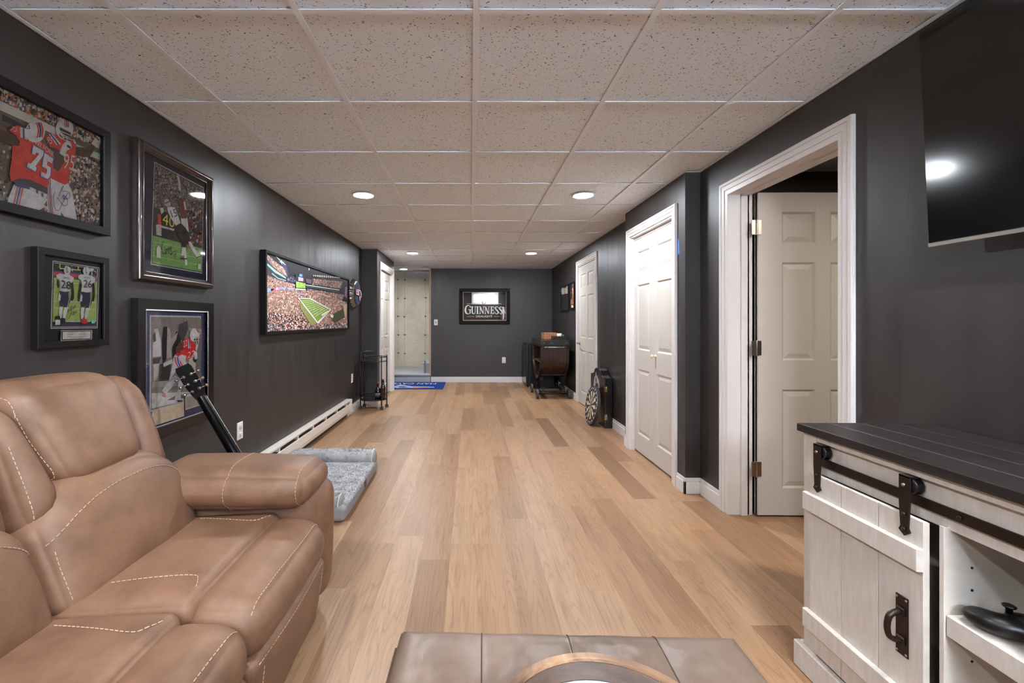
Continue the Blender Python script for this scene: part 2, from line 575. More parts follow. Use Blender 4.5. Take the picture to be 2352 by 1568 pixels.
BLACKMETAL = mat('black_metal', lin(20, 18, 18), 0.3)
BRONZE = mat('dark_bronze_metal', lin(50, 38, 32), 0.35, 0.6)
BLACKPLASTIC = mat('black_plastic', lin(16, 15, 15), 0.38)
PLASTIC = mat('white_plastic', lin(228, 222, 218), 0.35)
DARKVOID = mat('cavity_shade', lin(14, 13, 13), 0.9)  # near-black colour standing in for shade inside cavities

# ================================================================== THE ROOM
XL, XR, XC, XB = -1.575, 1.615, -1.353, 1.508       # left wall, right wall, closet front (left), closet front (right)
YB, YREAR = 8.56, -1.6
WT = CEIL + 0.003
rng = random.Random(7)

def wall(name, boxes, label, m=WALL, cat='wall'):
    b = MB()
    for bx in boxes: b.box(*bx)
    return tag(b.build(name, m), label, cat, kind='structure')
wall('wall_left', [(XL - .1, XL, YREAR - .1, 6.237, 0, 2.5)], 'long charcoal painted wall hung with framed football pictures')
DL0, DL1, DH = 6.455, 7.46, 2.045
wall('wall_closet_left', [(XL - .1, XC, 6.237, 6.337, 0, WT), (XC - .1, XC, 6.337, DL0, 0, WT), (XC - .1, XC, DL1, 7.49, 0, WT),
                          (XC - .1, XC, DL0, DL1, DH, WT), (-2.7, XC, 7.49, 7.59, 0, WT)], 'charcoal closet wall jutting out beside the stair opening')
wall('wall_back', [(-.789, XR + .1, YB, YB + .1, 0, 2.5)], 'charcoal end wall behind the brewery mirror')
DF0, DF1 = 5.56, 6.47
wall('wall_right_far', [(XR, XR + .1, 4.2, DF0, 0, 2.5), (XR, XR + .1, DF1, YB, 0, 2.5), (XR, XR + .1, DF0, DF1, DH, 2.5)],
     'charcoal side wall around the six panel door past the closet')
DB0, DB1 = 3.213, 4.067
wall('wall_closet_right', [(XB, XB + .1, 3.03, DB0, 0, WT), (XB, XB + .1, DB1, 4.2, 0, WT), (XB, XB + .1, DB0, DB1, 2.03, WT),
                           (XB + .1, XR + .1, 3.03, 3.13, 0, WT), (XB + .1, XR + .1, 4.1, 4.2, 0, WT)], 'charcoal closet wall jutting out around the bifold doors')
DN0, DN1, DNH = 1.884, 2.693, 2.0
wall('wall_right_near', [(XR, XR + .115, YREAR - .1, DN0 - .021, 0, 2.5), (XR, XR + .115, DN1 + .021, 3.03, 0, 2.5), (XR, XR + .115, DN0 - .021, DN1 + .021, DNH + .021, 2.5)],
     'charcoal wall carrying the television and the open doorway')
wall('wall_rear', [(XL - .1, .12, YREAR - .1, YREAR, 0, 2.5), (1.13, XR + .2, YREAR - .1, YREAR, 0, 2.5), (.12, 1.13, YREAR - .1, YREAR, 0, 1.74),
                   (.12, 1.13, YREAR - .1, YREAR, 2.13, 2.5)], 'charcoal wall with the small basement window')
wall('wall_bathroom', [(3.3, 3.4, .6, 3.03, 0, 2.5), (XR + .115, 3.4, .5, .6, 0, 2.5), (XR + .115, 3.4, 3.03, 3.13, 0, 2.5)], 'dark wall of the room beyond the open door')
wall('wall_closet_backs_and_seal', [(2.3, 2.4, 3.13, 8.66, 0, 2.5), (XR + .1, 2.3, 8.6, 8.66, 0, 2.5), (-2.8, -2.7, 6.2, 10.0, 0, 2.9), (-2.7, XL - .1, 6.2, 6.237, 0, 2.5), (-.2, -.1, 8.66, 10.0, 0, 2.9), (-2.8, -.1, 8.6, 10.0, 2.65, 2.75)],  # final boxes added unseen to keep outside light from leaking into the stairwell
     'hidden closet walls behind the closed doors, and added unseen panels sealing the stairwell from outside light')

def m_concrete():
    m = mat('poured_concrete', lin(186, 178, 164), 0.85, spec=0.2); t = NT(m)
    v = t.coord('Object')
    n1 = t.noise(v, 2.4, 6, 0.65); n2 = t.noise(v, 26, 5, 0.7)
    c = t.ramp(n1, [(0.25, lin(184, 172, 152)), (0.5, lin(214, 201, 178)), (0.75, lin(226, 215, 194))])
    c = t.mix(0.6, c, t.ramp(n2, [(0.3, (0.55, 0.53, 0.5, 1)), (0.42, (1, 1, 1, 1))]), 'MULTIPLY')
    t.link(c, t.p.inputs['Base Color']); t.bump(n2, 0.3, 0.006)
    return m
CONC = m_concrete()
cw = thing('wall_stairwell', 'bare poured concrete wall with form tie marks at the stair landing', 'wall', (-1.5, 9.9, 0), kind='structure')
b = MB(); b.box(-2.7, -.2, 9.9, 10.0, 0, 2.9); world_part(b.build('concrete_face', CONC), cw)
SCAR = mat('rusty_form_tie_scar', lin(96, 84, 70), 0.9)
SEAM = mat('concrete_form_ridge', lin(176, 165, 146), 0.9)
b = MB()
for px in (914.5, 929.5, 977.5):
    p = ony(px, 700, 9.9); b.box(p.x - .003, p.x + .003, 9.896, 9.9, .17, 2.33)
world_part(b.build('form_seam', SEAM), cw)
for py in (643, 684.5, 727, 769, 811):
    for px in (914.5, 929.5, 977):
        p = ony(px + rng.uniform(-1, 1), py + rng.uniform(-1, 1), 9.9)
        b = MB(); b.lathe([(.012, -.004), (.02, 0)], (p.x, 9.9, p.z), 'y', 8)
        b.box(p.x - rng.uniform(.01, .05), p.x + rng.uniform(.01, .06), 9.898, 9.9, p.z - .003, p.z + .004)
        world_part(b.build('form_tie_scar', SCAR), cw)
b = MB(); b.box(-2.7, -.2, 9.86, 9.9, 2.315, 2.345); tag(b.build('trim_1', WHITE), 'white ledger strip along the top of the concrete wall', 'trim', kind='structure')
b = MB(); b.box(-.822, -.787, 8.545, 8.6, 0.12, CEIL); tag(b.build('trim_2', m_wood('raw_wood_edge', lin(190, 155, 120), lin(165, 130, 98))), 'raw wood strip on the edge of the stair opening', 'trim', kind='structure')
GREYPAINT = mat('grey_floor_paint', lin(170, 170, 170), 0.55)
st = thing('stair_landing', 'grey painted wooden stair landing below the concrete wall', 'stairs', (-1.5, 8.5, 0), kind='structure')
b = MB(); b.box(-2.7, -.80, 8.545, 8.57, 0, .135); world_part(b.build('riser', GREYPAINT), st)
b = MB(); b.box(-2.7, -.795, 8.51, 9.9, .135, .17, .006); world_part(b.build('tread', GREYPAINT), st)
b = MB(); b.box(-.95, -.2, 8.68, 9.9, .17, .34); b.box(-.98, -.2, 8.68, 9.9, .34, .37, .005); world_part(b.build('upper_step', GREYPAINT), st)
b = MB(); b.box(-.93, -.90, 8.6, 8.64, .17, .42); world_part(b.build('corner_post', mat('dark_grey_paint', lin(120, 120, 118), .6)), st)

# ---- floor: every plank its own piece
fl = MB(); fl.box(-2.7, 3.4, YREAR - .1, 10, -.05, -.002)
floor = tag(fl.build('floor', mat('subfloor', lin(90, 70, 55), .8)), 'oak look vinyl plank floor running the length of the room', 'floor', kind='structure')
PW, PL = 0.1524, 1.2192
pmesh = {}
def plank(x, y0, y1):
    L = round(y1 - y0, 3)
    if L not in pmesh:
        q = MB(); q.box(.0001, PW - .0001, .0001, L - .0001, -.004, 0, .0003)
        o = q.build('plank', PLANK, floor); pmesh[L] = o.data
    else:
        o = bpy.data.objects.new('plank', pmesh[L]); COL.objects.link(o); o.parent = floor
    o.location = (x, y0, 0)
nc = 0
x = -1.63
while x < 2.5:
    lo, hi = (YREAR, 8.556) if x < 1.6 else (1.1, 3.03)
    y = lo - rng.choice([0.1, .3, .45, .6, .75, .9, 1.05]) - rng.uniform(0, .1)
    while y < hi:
        a, e = max(y, lo), min(y + PL, hi)
        if e - a > .03: plank(x, a, e); nc += 1
        y += PL
    x += PW
b = MB(); b.box(-2.7, XC, 7.6, 8.545, -.004, 0); world_part(b.build('plank_field', PLANK), floor); floor.children[-1]['kind'] = 'stuff'

# ---- ceiling: grid of lay-in tiles and tees
cb = MB(); cb.box(-2.8, 3.4, YREAR - .1, 10.0, 2.6, 2.65)
ceil = tag(cb.build('ceiling', mat('plenum_dark', lin(40, 38, 36), .9)), 'white suspended ceiling of square speckled tiles in a metal grid', 'ceiling', kind='structure')
colx = [.02 + .6096 * k for k in range(-2, 3)]
rowy = [1.461 + .6096 * k for k in range(-5, 13)]
FW = .012
tmesh = {}
def ctile(x0, x1, y0, y1):
    k = (round(x1 - x0, 3), round(y1 - y0, 3))
    if k[0] < .03 or k[1] < .03: return
    if k not in tmesh:
        q = MB(); q.box(-k[0] / 2, k[0] / 2, -k[1] / 2, k[1] / 2, 0, .014, .0)
        o = q.build('ceiling_tile', TILE, ceil); tmesh[k] = o.data
    else:
        o = bpy.data.objects.new('ceiling_tile', tmesh[k]); COL.objects.link(o); o.parent = ceil
    o.location = ((x0 + x1) / 2, (y0 + y1) / 2, CEIL + .008 + rng.uniform(0, .0012))
def tee(name, x0, x1, y0, y1):
    k = (name, round(x1 - x0, 3), round(y1 - y0, 3))
    if k not in tmesh:
        q = MB(); q.box(-k[1] / 2, k[1] / 2, -k[2] / 2, k[2] / 2, 0, .0025, .0006)
        if k[1] < k[2]: q.box(-.002, .002, -k[2] / 2, k[2] / 2, .0025, .03)
        else: q.box(-k[1] / 2, k[1] / 2, -.002, .002, .0025, .03)
        o = q.build(name, TEE, ceil); tmesh[k] = o.data
    else:
        o = bpy.data.objects.new(name, tmesh[k]); COL.objects.link(o); o.parent = ceil
    o.location = ((x0 + x1) / 2, (y0 + y1) / 2, CEIL + (0 if name == 'main_tee' else .0006))
xs = [XL] + colx + [XR]
ys = [YREAR] + [y for y in rowy if y > YREAR + .1] + [8.56]
for i in range(len(xs) - 1):
    for j in range(len(ys) - 1):
        ctile(xs[i] + .003, xs[i + 1] - .003, ys[j] + .003, ys[j + 1] - .003)
for xx in colx: tee('main_tee', xx - FW, xx + FW, YREAR, 8.9 if xx < -.8 else YB)
for yy in ys[1:-1]:
    for i in range(len(xs) - 1):
        tee('cross_tee', xs[i] + (FW if i else 0), xs[i + 1] - (FW if i < len(xs) - 2 else 0), yy - FW, yy + FW)
# the grid runs on over the stair landing
for x0, x1 in ((-2.418, -1.809), (-1.809, -1.199), (-1.199, -.80)):
    for y0, y1 in ((7.56, 8.166), (8.166, 8.92)):
        if y0 > 8 and x1 < -1.0: ctile(x0 + .003, x1 - .003, max(y0, 8.563 if x0 > -1.57 else y0) + .003, y1 - .003)
        elif x1 < -1.5: ctile(x0 + .003, x1 - .003, y0 + .003, y1 - .003)
        if x0 < -1.3 and y0 > 8: tee('cross_tee', x0, x1, y1 - FW, y1 + FW)
b = MB()          # the last tile over the landing hangs askew
b.hull8([(-1.19, 8.60, CEIL + .005), (-1.19, 8.60, CEIL + .02), (-1.13, 8.92, CEIL + .07), (-1.13, 8.92, CEIL + .085), (-.81, 8.60, CEIL + .004), (-.81, 8.60, CEIL + .018), (-.81, 8.92, CEIL + .004), (-.81, 8.92, CEIL + .018)])
b.build('ceiling_tile', TILE, ceil)
for y0, y1, xx, sg in ((YREAR, 6.237, XL, 1), (YREAR, 3.03, XR, -1), (4.2, YB, XR, -1), (3.03, 4.2, XB, -1), (6.237, 7.59, XC, 1)):
    q = MB(); q.box(xx, xx + sg * .022, y0, y1, CEIL - .001, CEIL + .001); q.box(xx, xx + sg * .0025, y0, y1, CEIL - .001, CEIL + .022)
    q.build('wall_angle', TEE, ceil)
for x0, x1, yy, sg in ((-.789, XR, YB, -1), (XL, XC, 6.237, -1), (XB, XR, 3.03, -1), (XB, XR, 4.2, 1), (XL, XR, YREAR, 1)):
    q = MB(); q.box(x0, x1, yy, yy + sg * .022, CEIL - .0012, CEIL + .001); q.build('wall_angle', TEE, ceil)
# ceiling of the room beyond the open door
c2 = MB(); c2.box(XR + .115, 3.4, .5, 3.13, 2.3, 2.35)
ceil2 = tag(c2.build('ceiling_bathroom', mat('plenum_dark', lin(40, 38, 36), .9)), 'speckled tile ceiling seen above the open door', 'ceiling', kind='structure')
for i in range(3):
    for j in range(5):
        x0 = XR + .115 + .6 * i; y0 = .6 + .61 * j
        x1 = min(x0 + .6, 3.3); y1 = min(y0 + .61, 3.03)
        if x1 - x0 < .05 or y1 - y0 < .05: continue
        q = MB(); q.box(x0 + .002, x1 - .002, y0 + .002, y1 - .002, CEIL + .0045, CEIL + .018); q.build('ceiling_tile', TILE, ceil2)
        q = MB(); q.box(x0, x1, y0 - .012, y0 + .012, CEIL, CEIL + .003); q.box(x0 - .012, x0 + .012, y0, y1, CEIL + .001, CEIL + .003); q.build('cross_tee', TEE, ceil2)

# ---- recessed LED ceiling lights
LENS = mat('lit_led_lens', (1, 1, 1, 1), .5, emit=(*LAMP_COLOR, 1), estr=LAMP)
def downlight(x, y, label, r=.078, lens=LENS):
    t = thing('recessed_light', label, 'ceiling light', (x, y, CEIL), 'recessed ceiling lights')
    q = MB(); q.smooth = True
    q.lathe([(r, -.004), (r + .003, -.007), (r + .014, -.005), (r + .016, 0), (r, 0)], (0, 0, 0), 'z', 36)
    q.build('trim_ring', mat('white_light_trim', lin(235, 232, 228), .4), t)
    q = MB(); q.lathe([(.0001, -.0045), (r, -.0045), (r, -.001), (.0001, -.001)], (0, 0, 0), 'z', 36); q.build('lens', lens, t)
    return t
downlight(-.889, 3.575, 'round recessed ceiling light over the long wall, above the stadium picture')
downlight(.935, 3.58, 'round recessed ceiling light in front of the white bifold closet doors')
downlight(-.889, 6.6, 'round recessed ceiling light beside the closet left of the stair opening')
downlight(.93, 6.62, 'round recessed ceiling light above the wooden barrel bar cart')
downlight(-1.34, 8.62, 'small recessed light over the stair landing by the concrete wall', .07)
downlight(-.889, .546, 'round recessed ceiling light above the brown leather sofa')
downlight(.935, .546, 'round recessed ceiling light near the wall mounted television')
downlight(-.889, -1.0, 'added unseen fill light at the window end over the sofa side')  # rear pair added out of view to brighten the near end
downlight(.935, -1.0, 'added unseen fill light at the window end over the cabinet side')  # added like its partner, for more light on the cabinet side
downlight(2.5, 1.3, 'recessed light in the room beyond the open door', .06, mat('dim_led_lens', (1, 1, 1, 1), .5, emit=(1, .88, .76, 1), estr=80))
q = MB(); q.smooth = True; q.lathe([(.0001, -.04), (.05, -.04), (.06, -.03), (.062, 0)], (0, 0, 0), 'z', 24)
tag(q.build('smoke_detector', PLASTIC, loc=(-.88, 8.33, CEIL)), 'round white smoke detector on the ceiling by the stair opening', 'smoke detector')

# ---- baseboards
def baseboard(name, runs, label, h=.11):
    q = MB()
    for (x0, x1, y0, y1, nx, ny) in runs:
        t1, t2 = .014, .008
        if nx:
            q.box(x0, x0 + nx * t1, y0, y1, 0, h - .025, .001); q.box(x0, x0 + nx * t2, y0, y1, h - .025, h, .002)
        else:
            q.box(x0, x1, y0, y0 + ny * t1, 0, h - .025, .001); q.box(x0, x1, y0, y0 + ny * t2, h - .025, h, .002)
    return tag(q.build(name, WHITE), label, 'baseboard', kind='structure')
baseboard('baseboard_left', [(XL, 0, YREAR, 3.09, 1, 0), (XL, 0, 5.48, 6.237, 1, 0), (XL, XC, 6.237, 0, 0, -1), (XC, 0, 6.237, 6.39, 1, 0)], 'white baseboard along the long charcoal wall')
baseboard('baseboard_back', [(-.789, XR, YB, 0, 0, -1)], 'white baseboard under the brewery mirror')
baseboard('baseboard_right', [(XR, 0, 4.2, 5.477, -1, 0), (XR, 0, 6.553, YB, -1, 0), (XB, XR, 4.2, 0, 0, 1), (XB, 0, 4.14, 4.2, -1, 0), (XB, 0, 3.03 - .014, 3.139, -1, 0),
                             (XB - .014, XR, 3.03, 0, 0, -1), (XR, 0, 2.778, 3.03, -1, 0), (XR, 0, YREAR, 1.806, -1, 0)], 'white baseboard around the closet and doorways')
baseboard('baseboard_rear', [(XL, XR, YREAR, 0, 0, 1)], 'white baseboard under the basement window')

# ---- doors
ROWS = [(.17, .79), (.974, 1.591), (1.71, 1.908)]
def leaf(parent, wdt, hgt, cols, t=.035):
    """six-panel moulded leaf in local coords: x 0..wdt, front face at y=0 (faces -y), z 0..hgt; panels on both faces"""
    sc = hgt / 2.03
    rows = [(a * sc, c * sc) for a, c in ROWS]
    q = MB(); rec = .011
    q.box(0, wdt, rec, t - rec, 0, hgt)
    ex = [0]
    for a, c in cols: ex += [a, c]
    ex.append(wdt)
    for i in range(0, len(ex), 2): q.box(ex[i], ex[i + 1], 0, t, 0, hgt, .0015)
    ez = [0]
    for a, c in rows: ez += [a, c]
    ez.append(hgt)
    for (a, c) in cols:
        for i in range(0, len(ez), 2): q.box(a - .001, c + .001, 0.0002, t - .0002, ez[i], ez[i + 1])
    o = q.build('door_leaf', DOORWHITE, parent)
    for (a, c) in cols:
        for (z0, z1) in rows:
            p = MB()
            for ys_, yr in ((rec, .003), (t - rec, t - .003)):
                s = 1 if ys_ < t / 2 else -1
                m1, m2 = .012, .042
                r0 = [(a, ys_ - s * .010, z0), (c, ys_ - s * .010, z0), (c, ys_ - s * .010, z1), (a, ys_ - s * .010, z1)]
                r1 = [(a + m1, ys_, z0 + m1), (c - m1, ys_, z0 + m1), (c - m1, ys_, z1 - m1), (a + m1, ys_, z1 - m1)]
                r2 = [(a + m2, yr, z0 + m2), (c - m2, yr, z0 + m2), (c - m2, yr, z1 - m2), (a + m2, yr, z1 - m2)]
                p.add(r0 + r1 + r2, [(i, (i + 1) % 4, 4 + (i + 1) % 4, 4 + i) for i in range(4)] + [(4 + i, 4 + (i + 1) % 4, 8 + (i + 1) % 4, 8 + i) for i in range(4)] + [(8, 9, 10, 11)])
            p.build('panel', DOORWHITE, o, recalc=False)
    return o
def casing(parent, X, sg, y0, y1, h, wdt=.07, name='casing'):
    """door casing on a wall plane x=X, sticking out towards sg"""
    q = MB()
    prof = [(0.0, wdt, .011), (wdt * .36, wdt - .0006, .0155), (wdt * .74, wdt - .0012, .020)]
    for a, c, th in prof:
        q.box(X, X + sg * th, y0 - c, y0 - a, 0.0003, h + c, .0012); q.box(X, X + sg * th, y1 + a, y1 + c, 0.0003, h + c, .0012)
        q.box(X, X + sg * (th - .0002), y0 - a - .002, y1 + a + .002, h + a, h + c - .0003, .0012)
    return world_part(q.build(name, WHITE), parent)
def knob(parent, loc, d, r=.016, m=NICKEL, name='knob'):
    q = MB(); q.smooth = True
    q.lathe([(.0001, 0), (r * .9, 0), (r * .9, .003), (r * .45, .006), (r * .4, .016), (r * .8, .022), (r, .03), (r * .85, .038), (.0001, .041)], (0, 0, 0), 'y', 16)
    o = q.build(name, m, parent); o.location = loc; o.rotation_euler = (0, 0, math.pi if d < 0 else 0)
    return o
def lever(parent, loc, sgn):
    q = MB(); q.smooth = True
    q.lathe([(.0001, 0), (.027, 0), (.027, -.006), (.012, -.01), (.011, -.045), (.0001, -.047)], (0, 0, 0), 'y', 16)
    q.tube([(0, -.04, 0), (sgn * .03, -.046, .002), (sgn * .07, -.044, .0), (sgn * .11, -.04, -.006)], [.009, .008, .007, .006])
    o = q.build('lever_handle', NICKEL, parent); o.location = loc; return o
def hinge(parent, loc, rz=0.0):
    q = MB(); q.box(-.030, -.002, -.0015, .0015, -.045, .045, .0008); q.box(.002, .030, -.0015, .0015, -.045, .045, .0008)
    q.smooth = True
    q.lathe([(.0001, -.05), (.005, -.049), (.0055, -.046), (.0055, .046), (.005, .049), (.0001, .05)], (0, -.004, 0), 'z', 10)
    o = q.build('hinge', NICKEL, parent); o.location = loc; o.rotation_euler = (0, 0, rz); return o

# door_1: bifold closet on the right
d1 = thing('door_1', 'white bifold closet door pair with raised panels and a small round knob', 'door', (XB + .05, DB1, 0), kind='structure', rz=-math.pi / 2)
casing(d1, XB, -1, DB0, DB1, 2.0)
q = MB(); q.box(XB - .001, XB + .1, DB0, DB0 + .012, 0, 2.0); q.box(XB - .001, XB + .1, DB1 - .012, DB1, 0, 2.0); q.box(XB - .001, XB + .1, DB0, DB1, 1.985, 2.03); q.box(XB + .03, XB + .06, DB0, DB1, 1.965, 1.985)
world_part(q.build('jamb', WHITE), d1)
lw = (DB1 - DB0 - .03) / 2
for k in range(2):
    lf = leaf(d1, lw, 1.945, [(.075, lw - .075)], .03); lf.location = (.015 + k * (lw + .001), -.018, .016)
    if k == 1: knob(lf, (.05, 0, .90), -1, .017, mat('cream_knob', lin(225, 205, 175), .35))
shade_sheet = MB(); shade_sheet.box(XB + .2, XB + .21, DB0 - .1, DB1 + .1, 0, 2.2); world_part(shade_sheet.build('closet_shade_sheet', DARKVOID), d1)  # near-black sheet stands in for the shade behind the leaves
# door_2: bifold closet on the left
d2 = thing('door_2', 'white bifold closet door facing the bar cart wall beside the stairs', 'door', (XC - .05, DL0, 0), kind='structure', rz=math.pi / 2)
casing(d2, XC, 1, DL0, DL1, 2.03)
q = MB(); q.box(XC + .001, XC - .1, DL0, DL0 + .012, 0, 2.03); q.box(XC + .001, XC - .1, DL1 - .012, DL1, 0, 2.03); q.box(XC + .001, XC - .1, DL0, DL1, 2.015, 2.045)
world_part(q.build('jamb', WHITE), d2)
lw = (DL1 - DL0 - .03) / 2
for k in range(2):
    lf = leaf(d2, lw, 1.985, [(.085, lw - .085)], .03); lf.location = (.015 + k * (lw + .001), -.005, .016)
    if k == 1: knob(lf, (.06, 0, .93), -1, .014, NICKEL)
shade_sheet = MB(); shade_sheet.box(XC - .2, XC - .21, DL0 - .1, DL1 + .02, 0, 2.2); world_part(shade_sheet.build('closet_shade_sheet', DARKVOID), d2)  # same painted darkness behind the left closet leaves
# door_3: six panel door far right
d3 = thing('door_3', 'closed white six panel door with a nickel lever beside the wooden bar cart', 'door', (XR + .012, DF1, 0), kind='structure', rz=-math.pi / 2)
casing(d3, XR, -1, DF0, DF1, 2.035)
q = MB(); q.box(XR - .001, XR + .1, DF0, DF0 + .014, 0, 2.035); q.box(XR - .001, XR + .1, DF1 - .014, DF1, 0, 2.035); q.box(XR - .001, XR + .1, DF0, DF1, 2.02, 2.045); world_part(q.build('jamb', WHITE), d3)
wd = DF1 - DF0 - .034
lf = leaf(d3, wd, 2.0, [(.11, wd / 2 - .045), (wd / 2 + .045, wd - .11)]); lf.location = (.017, -.008, .012)
lever(lf, (.06, 0, .875), 1)
for z in (.25, 1.0, 1.78): hinge(d3, (wd + .019, -.012, z))
# door_4: open six panel door in the near doorway
d4 = thing('door_4', 'open white six panel door swung into the dark room beyond the cabinet', 'door', (XR + .157, DN1 - .035, 0), kind='structure')
casing(d4, XR, -1, DN0, DN1, DNH, .078)
JX = XR + .145
q = MB(); q.box(XR - .001, JX, DN0 - .02, DN0, 0, DNH); q.box(XR - .001, JX, DN1, DN1 + .02, 0, DNH); q.box(XR - .001, JX, DN0 - .02, DN1 + .02, DNH, DNH + .02)
q.box(XR + .07, XR + .105, DN0, DN0 + .011, 0, DNH); q.box(XR + .07, XR + .105, DN1 - .011, DN1, 0, DNH); q.box(XR + .07, XR + .105, DN0, DN1, DNH - .011, DNH)
world_part(q.build('jamb', WHITE), d4)
casing(d4, JX - .03, 1, DN0, DN1, DNH, .06, 'inner_casing')
wd = .80
lf = leaf(d4, wd, 1.99, [(.15, wd / 2 - .048), (wd / 2 + .048, wd - .15)]); lf.location = (0, 0, .012)
knob(lf, (wd - .07, 0, .92), -1, .026)
for z in (.299, 1.043, 1.786): hinge(d4, (-.013, -.006, z))

# ---- basement window behind the camera (seen in the mirror)
w1 = thing('window_1', 'small white framed sliding basement window near the ceiling', 'window', (.625, YREAR, 1.74), kind='structure')
q = MB()
for (x0, x1, z0, z1) in ((.05, 1.2, 1.67, 1.74), (.05, 1.2, 2.13, 2.20), (.05, .12, 1.74, 2.13), (1.13, 1.2, 1.74, 2.13)): q.box(x0, x1, YREAR, YREAR + .02, z0, z1, .002)
world_part(q.build('window_casing', WHITE), w1)
q = MB()
for (x0, x1, z0, z1) in ((.12, 1.13, 1.74, 1.77), (.12, 1.13, 2.10, 2.13), (.12, .15, 1.77, 2.10), (1.10, 1.13, 1.77, 2.10), (.61, .64, 1.77, 2.10)): q.box(x0, x1, YREAR - .07, YREAR - .03, z0, z1, .002)
world_part(q.build('window_frame', WHITE), w1)
for x0, x1 in ((.15, .61), (.64, 1.10)):
    q = MB(); q.box(x0, x1, YREAR - .052, YREAR - .048, 1.77, 2.10); world_part(q.build('window_pane', PANE), w1)

# ---- outlets, switch, tape
def plate(name, label, cat, loc, rz, kind):
    t = thing(name, label, cat, loc, rz=rz)
    q = MB(); q.box(-.036, .036, -.006, 0, -.058, .058, .002); q.build('cover_plate', PLASTIC, t)
    SLOT = mat('outlet_slot', lin(90, 84, 80), .6)
    if kind == 'outlet':
        for z in (-.026, .026):
            q = MB(); q.smooth = True; q.lathe([(.0001, -.0085), (.016, -.0085), (.0165, -.006)], (0, 0, z), 'y', 18); q.build('receptacle', PLASTIC, t)
            s_ = MB(); s_.box(-.008, -.005, -.0092, -.008, z - .002, z + .009); s_.box(.005, .008, -.0092, -.008, z - .002, z + .009); s_.box(-.002, .002, -.0092, -.008, z - .011, z - .007); s_.build('slots', SLOT, t)
    else:
        q = MB(); q.box(-.005, .005, -.016, -.006, -.004, .012, .002); q.build('toggle', PLASTIC, t)
        q = MB(); q.box(-.010, .010, -.0068, -.0055, -.02, .02); q.build('toggle_slot', SLOT, t)
    return t
plate('wall_outlet', 'white wall outlet on the long wall behind the sofa arm and guitar', 'outlet', (XL, 2.936, .463), math.pi / 2, 'outlet')
plate('wall_outlet', 'white wall outlet low on the wall behind the round black bar trolley', 'outlet', (XL, 5.72, .455), math.pi / 2, 'outlet')
plate('wall_outlet', 'white wall outlet low on the end wall under the brewery mirror', 'outlet', (.66, YB, .44), 0, 'outlet')
plate('light_switch', 'white toggle light switch beside the stair opening', 'switch', (-.69, YB, 1.19), 0, 'switch')
q = MB(); q.prism([(3.11, 1.70), (3.1335, 1.685), (3.136, 1.70), (3.136, 1.80), (3.128, 1.81), (3.112, 1.775)], 'x', XB - .0015, XB); 
tag(q.build('painters_tape', mat('blue_tape', lin(52, 110, 190), .7)), 'torn scrap of blue painters tape beside the bifold casing', 'tape')

# ---- electric baseboard heater
h = thing('baseboard_heater', 'long cream electric baseboard heater along the charcoal wall', 'heater', (XL, 3.1, 0))
CREAM = mat('cream_enamel', lin(224, 214, 202), .35)
H0, H1, Z0, Z1 = 3.10, 5.47, .07, .225
q = MB()
q.box(XL, XL + .004, H0, H1, Z0, Z1); q.box(XL, XL + .066, H0, H1, Z1 - .006, Z1, .002); q.box(XL + .060, XL + .066, H0, H1, Z1 - .018, Z1 - .004, .001); world_part(q.build('housing', CREAM), h)
q = MB(); q.box(XL + .062, XL + .072, H0 + .10, H1 - .06, Z0 + .034, Z1 - .048, .002); world_part(q.build('front_panel', CREAM), h)
q = MB(); q.box(XL + .045, XL + .062, H0 + .002, H1 - .002, Z0, Z0 + .03, .002); world_part(q.build('lower_lip', CREAM), h)
for a, c in ((H0, H0 + .11), (H1 - .065, H1)):
    q = MB(); q.box(XL, XL + .072, a, c, Z0, Z1 + .001, .003); world_part(q.build('end_cap', CREAM), h)
q = MB(); q.tube([(XL + .03, H0 + .1, .135), (XL + .03, H1 - .06, .135)], .012)
for k in range(100): q.box(XL + .008, XL + .055, H0 + .14 + k * .022, H0 + .142 + k * .022, .105, .165)
world_part(q.build('heating_fins', mat('dull_aluminium', lin(120, 112, 104), .45, .8)), h)
for k in range(6):
    q = MB(); yy = H0 + .3 + k * .37; q.box(XL + .004, XL + .064, yy, yy + .02, Z1 - .05, Z1 - .012); world_part(q.build('bracket', CREAM), h)

# ================================================================== PICTURES ON THE LONG WALL
def frame_rails(parent, y0, y1, z0, z1, wdt, depth, m, X=XL, sg=1, round_=False, name='frame_rail'):
    """four mitred rails round a rectangle on a wall plane x=X"""
    def prof():
        if round_:
            return [(0, 0), (0, depth * .55), (wdt * .12, depth * .8), (wdt * .3, depth), (wdt * .5, depth * .98), (wdt * .7, depth * .75), (wdt * .85, depth * .5), (wdt * .9, depth * .6), (wdt, depth * .5), (wdt, 0)]
        return [(0, 0), (0, depth - .002), (.002, depth), (wdt - .002, depth), (wdt, depth - .003), (wdt, 0)]
    P = prof()
    def corner(yc, zc, dy, dz, p): return (X + sg * (p[1] + .001), yc + dy * p[0], zc + dz * p[0])
    cs = [(y0, z0, 1, 1), (y1, z0, -1, 1), (y1, z1, -1, -1), (y0, z1, 1, -1)]
    for i in range(4):
        a, c = cs[i], cs[(i + 1) % 4]
        q = MB(); q.smooth = round_
        n = len(P)
        q.add([corner(*a, p) for p in P] + [corner(*c, p) for p in P], [(k, k + 1, n + k + 1, n + k) for k in range(n - 1)])
        q.smooth = False
        q.add([corner(*a, P[0]), corner(*a, P[-1]), corner(*c, P[-1]), corner(*c, P[0])], [(0, 1, 2, 3)])
        world_part(q.build(name, m), parent)
def glass_pane(parent, y0, y1, z0, z1, X):
    q = MB(); q.add([(X, y0, z0), (X, y1, z0), (X, y1, z1), (X, y0, z1)], [(0, 1, 2, 3)])
    world_part(q.build('glass_pane', GLASS), parent)
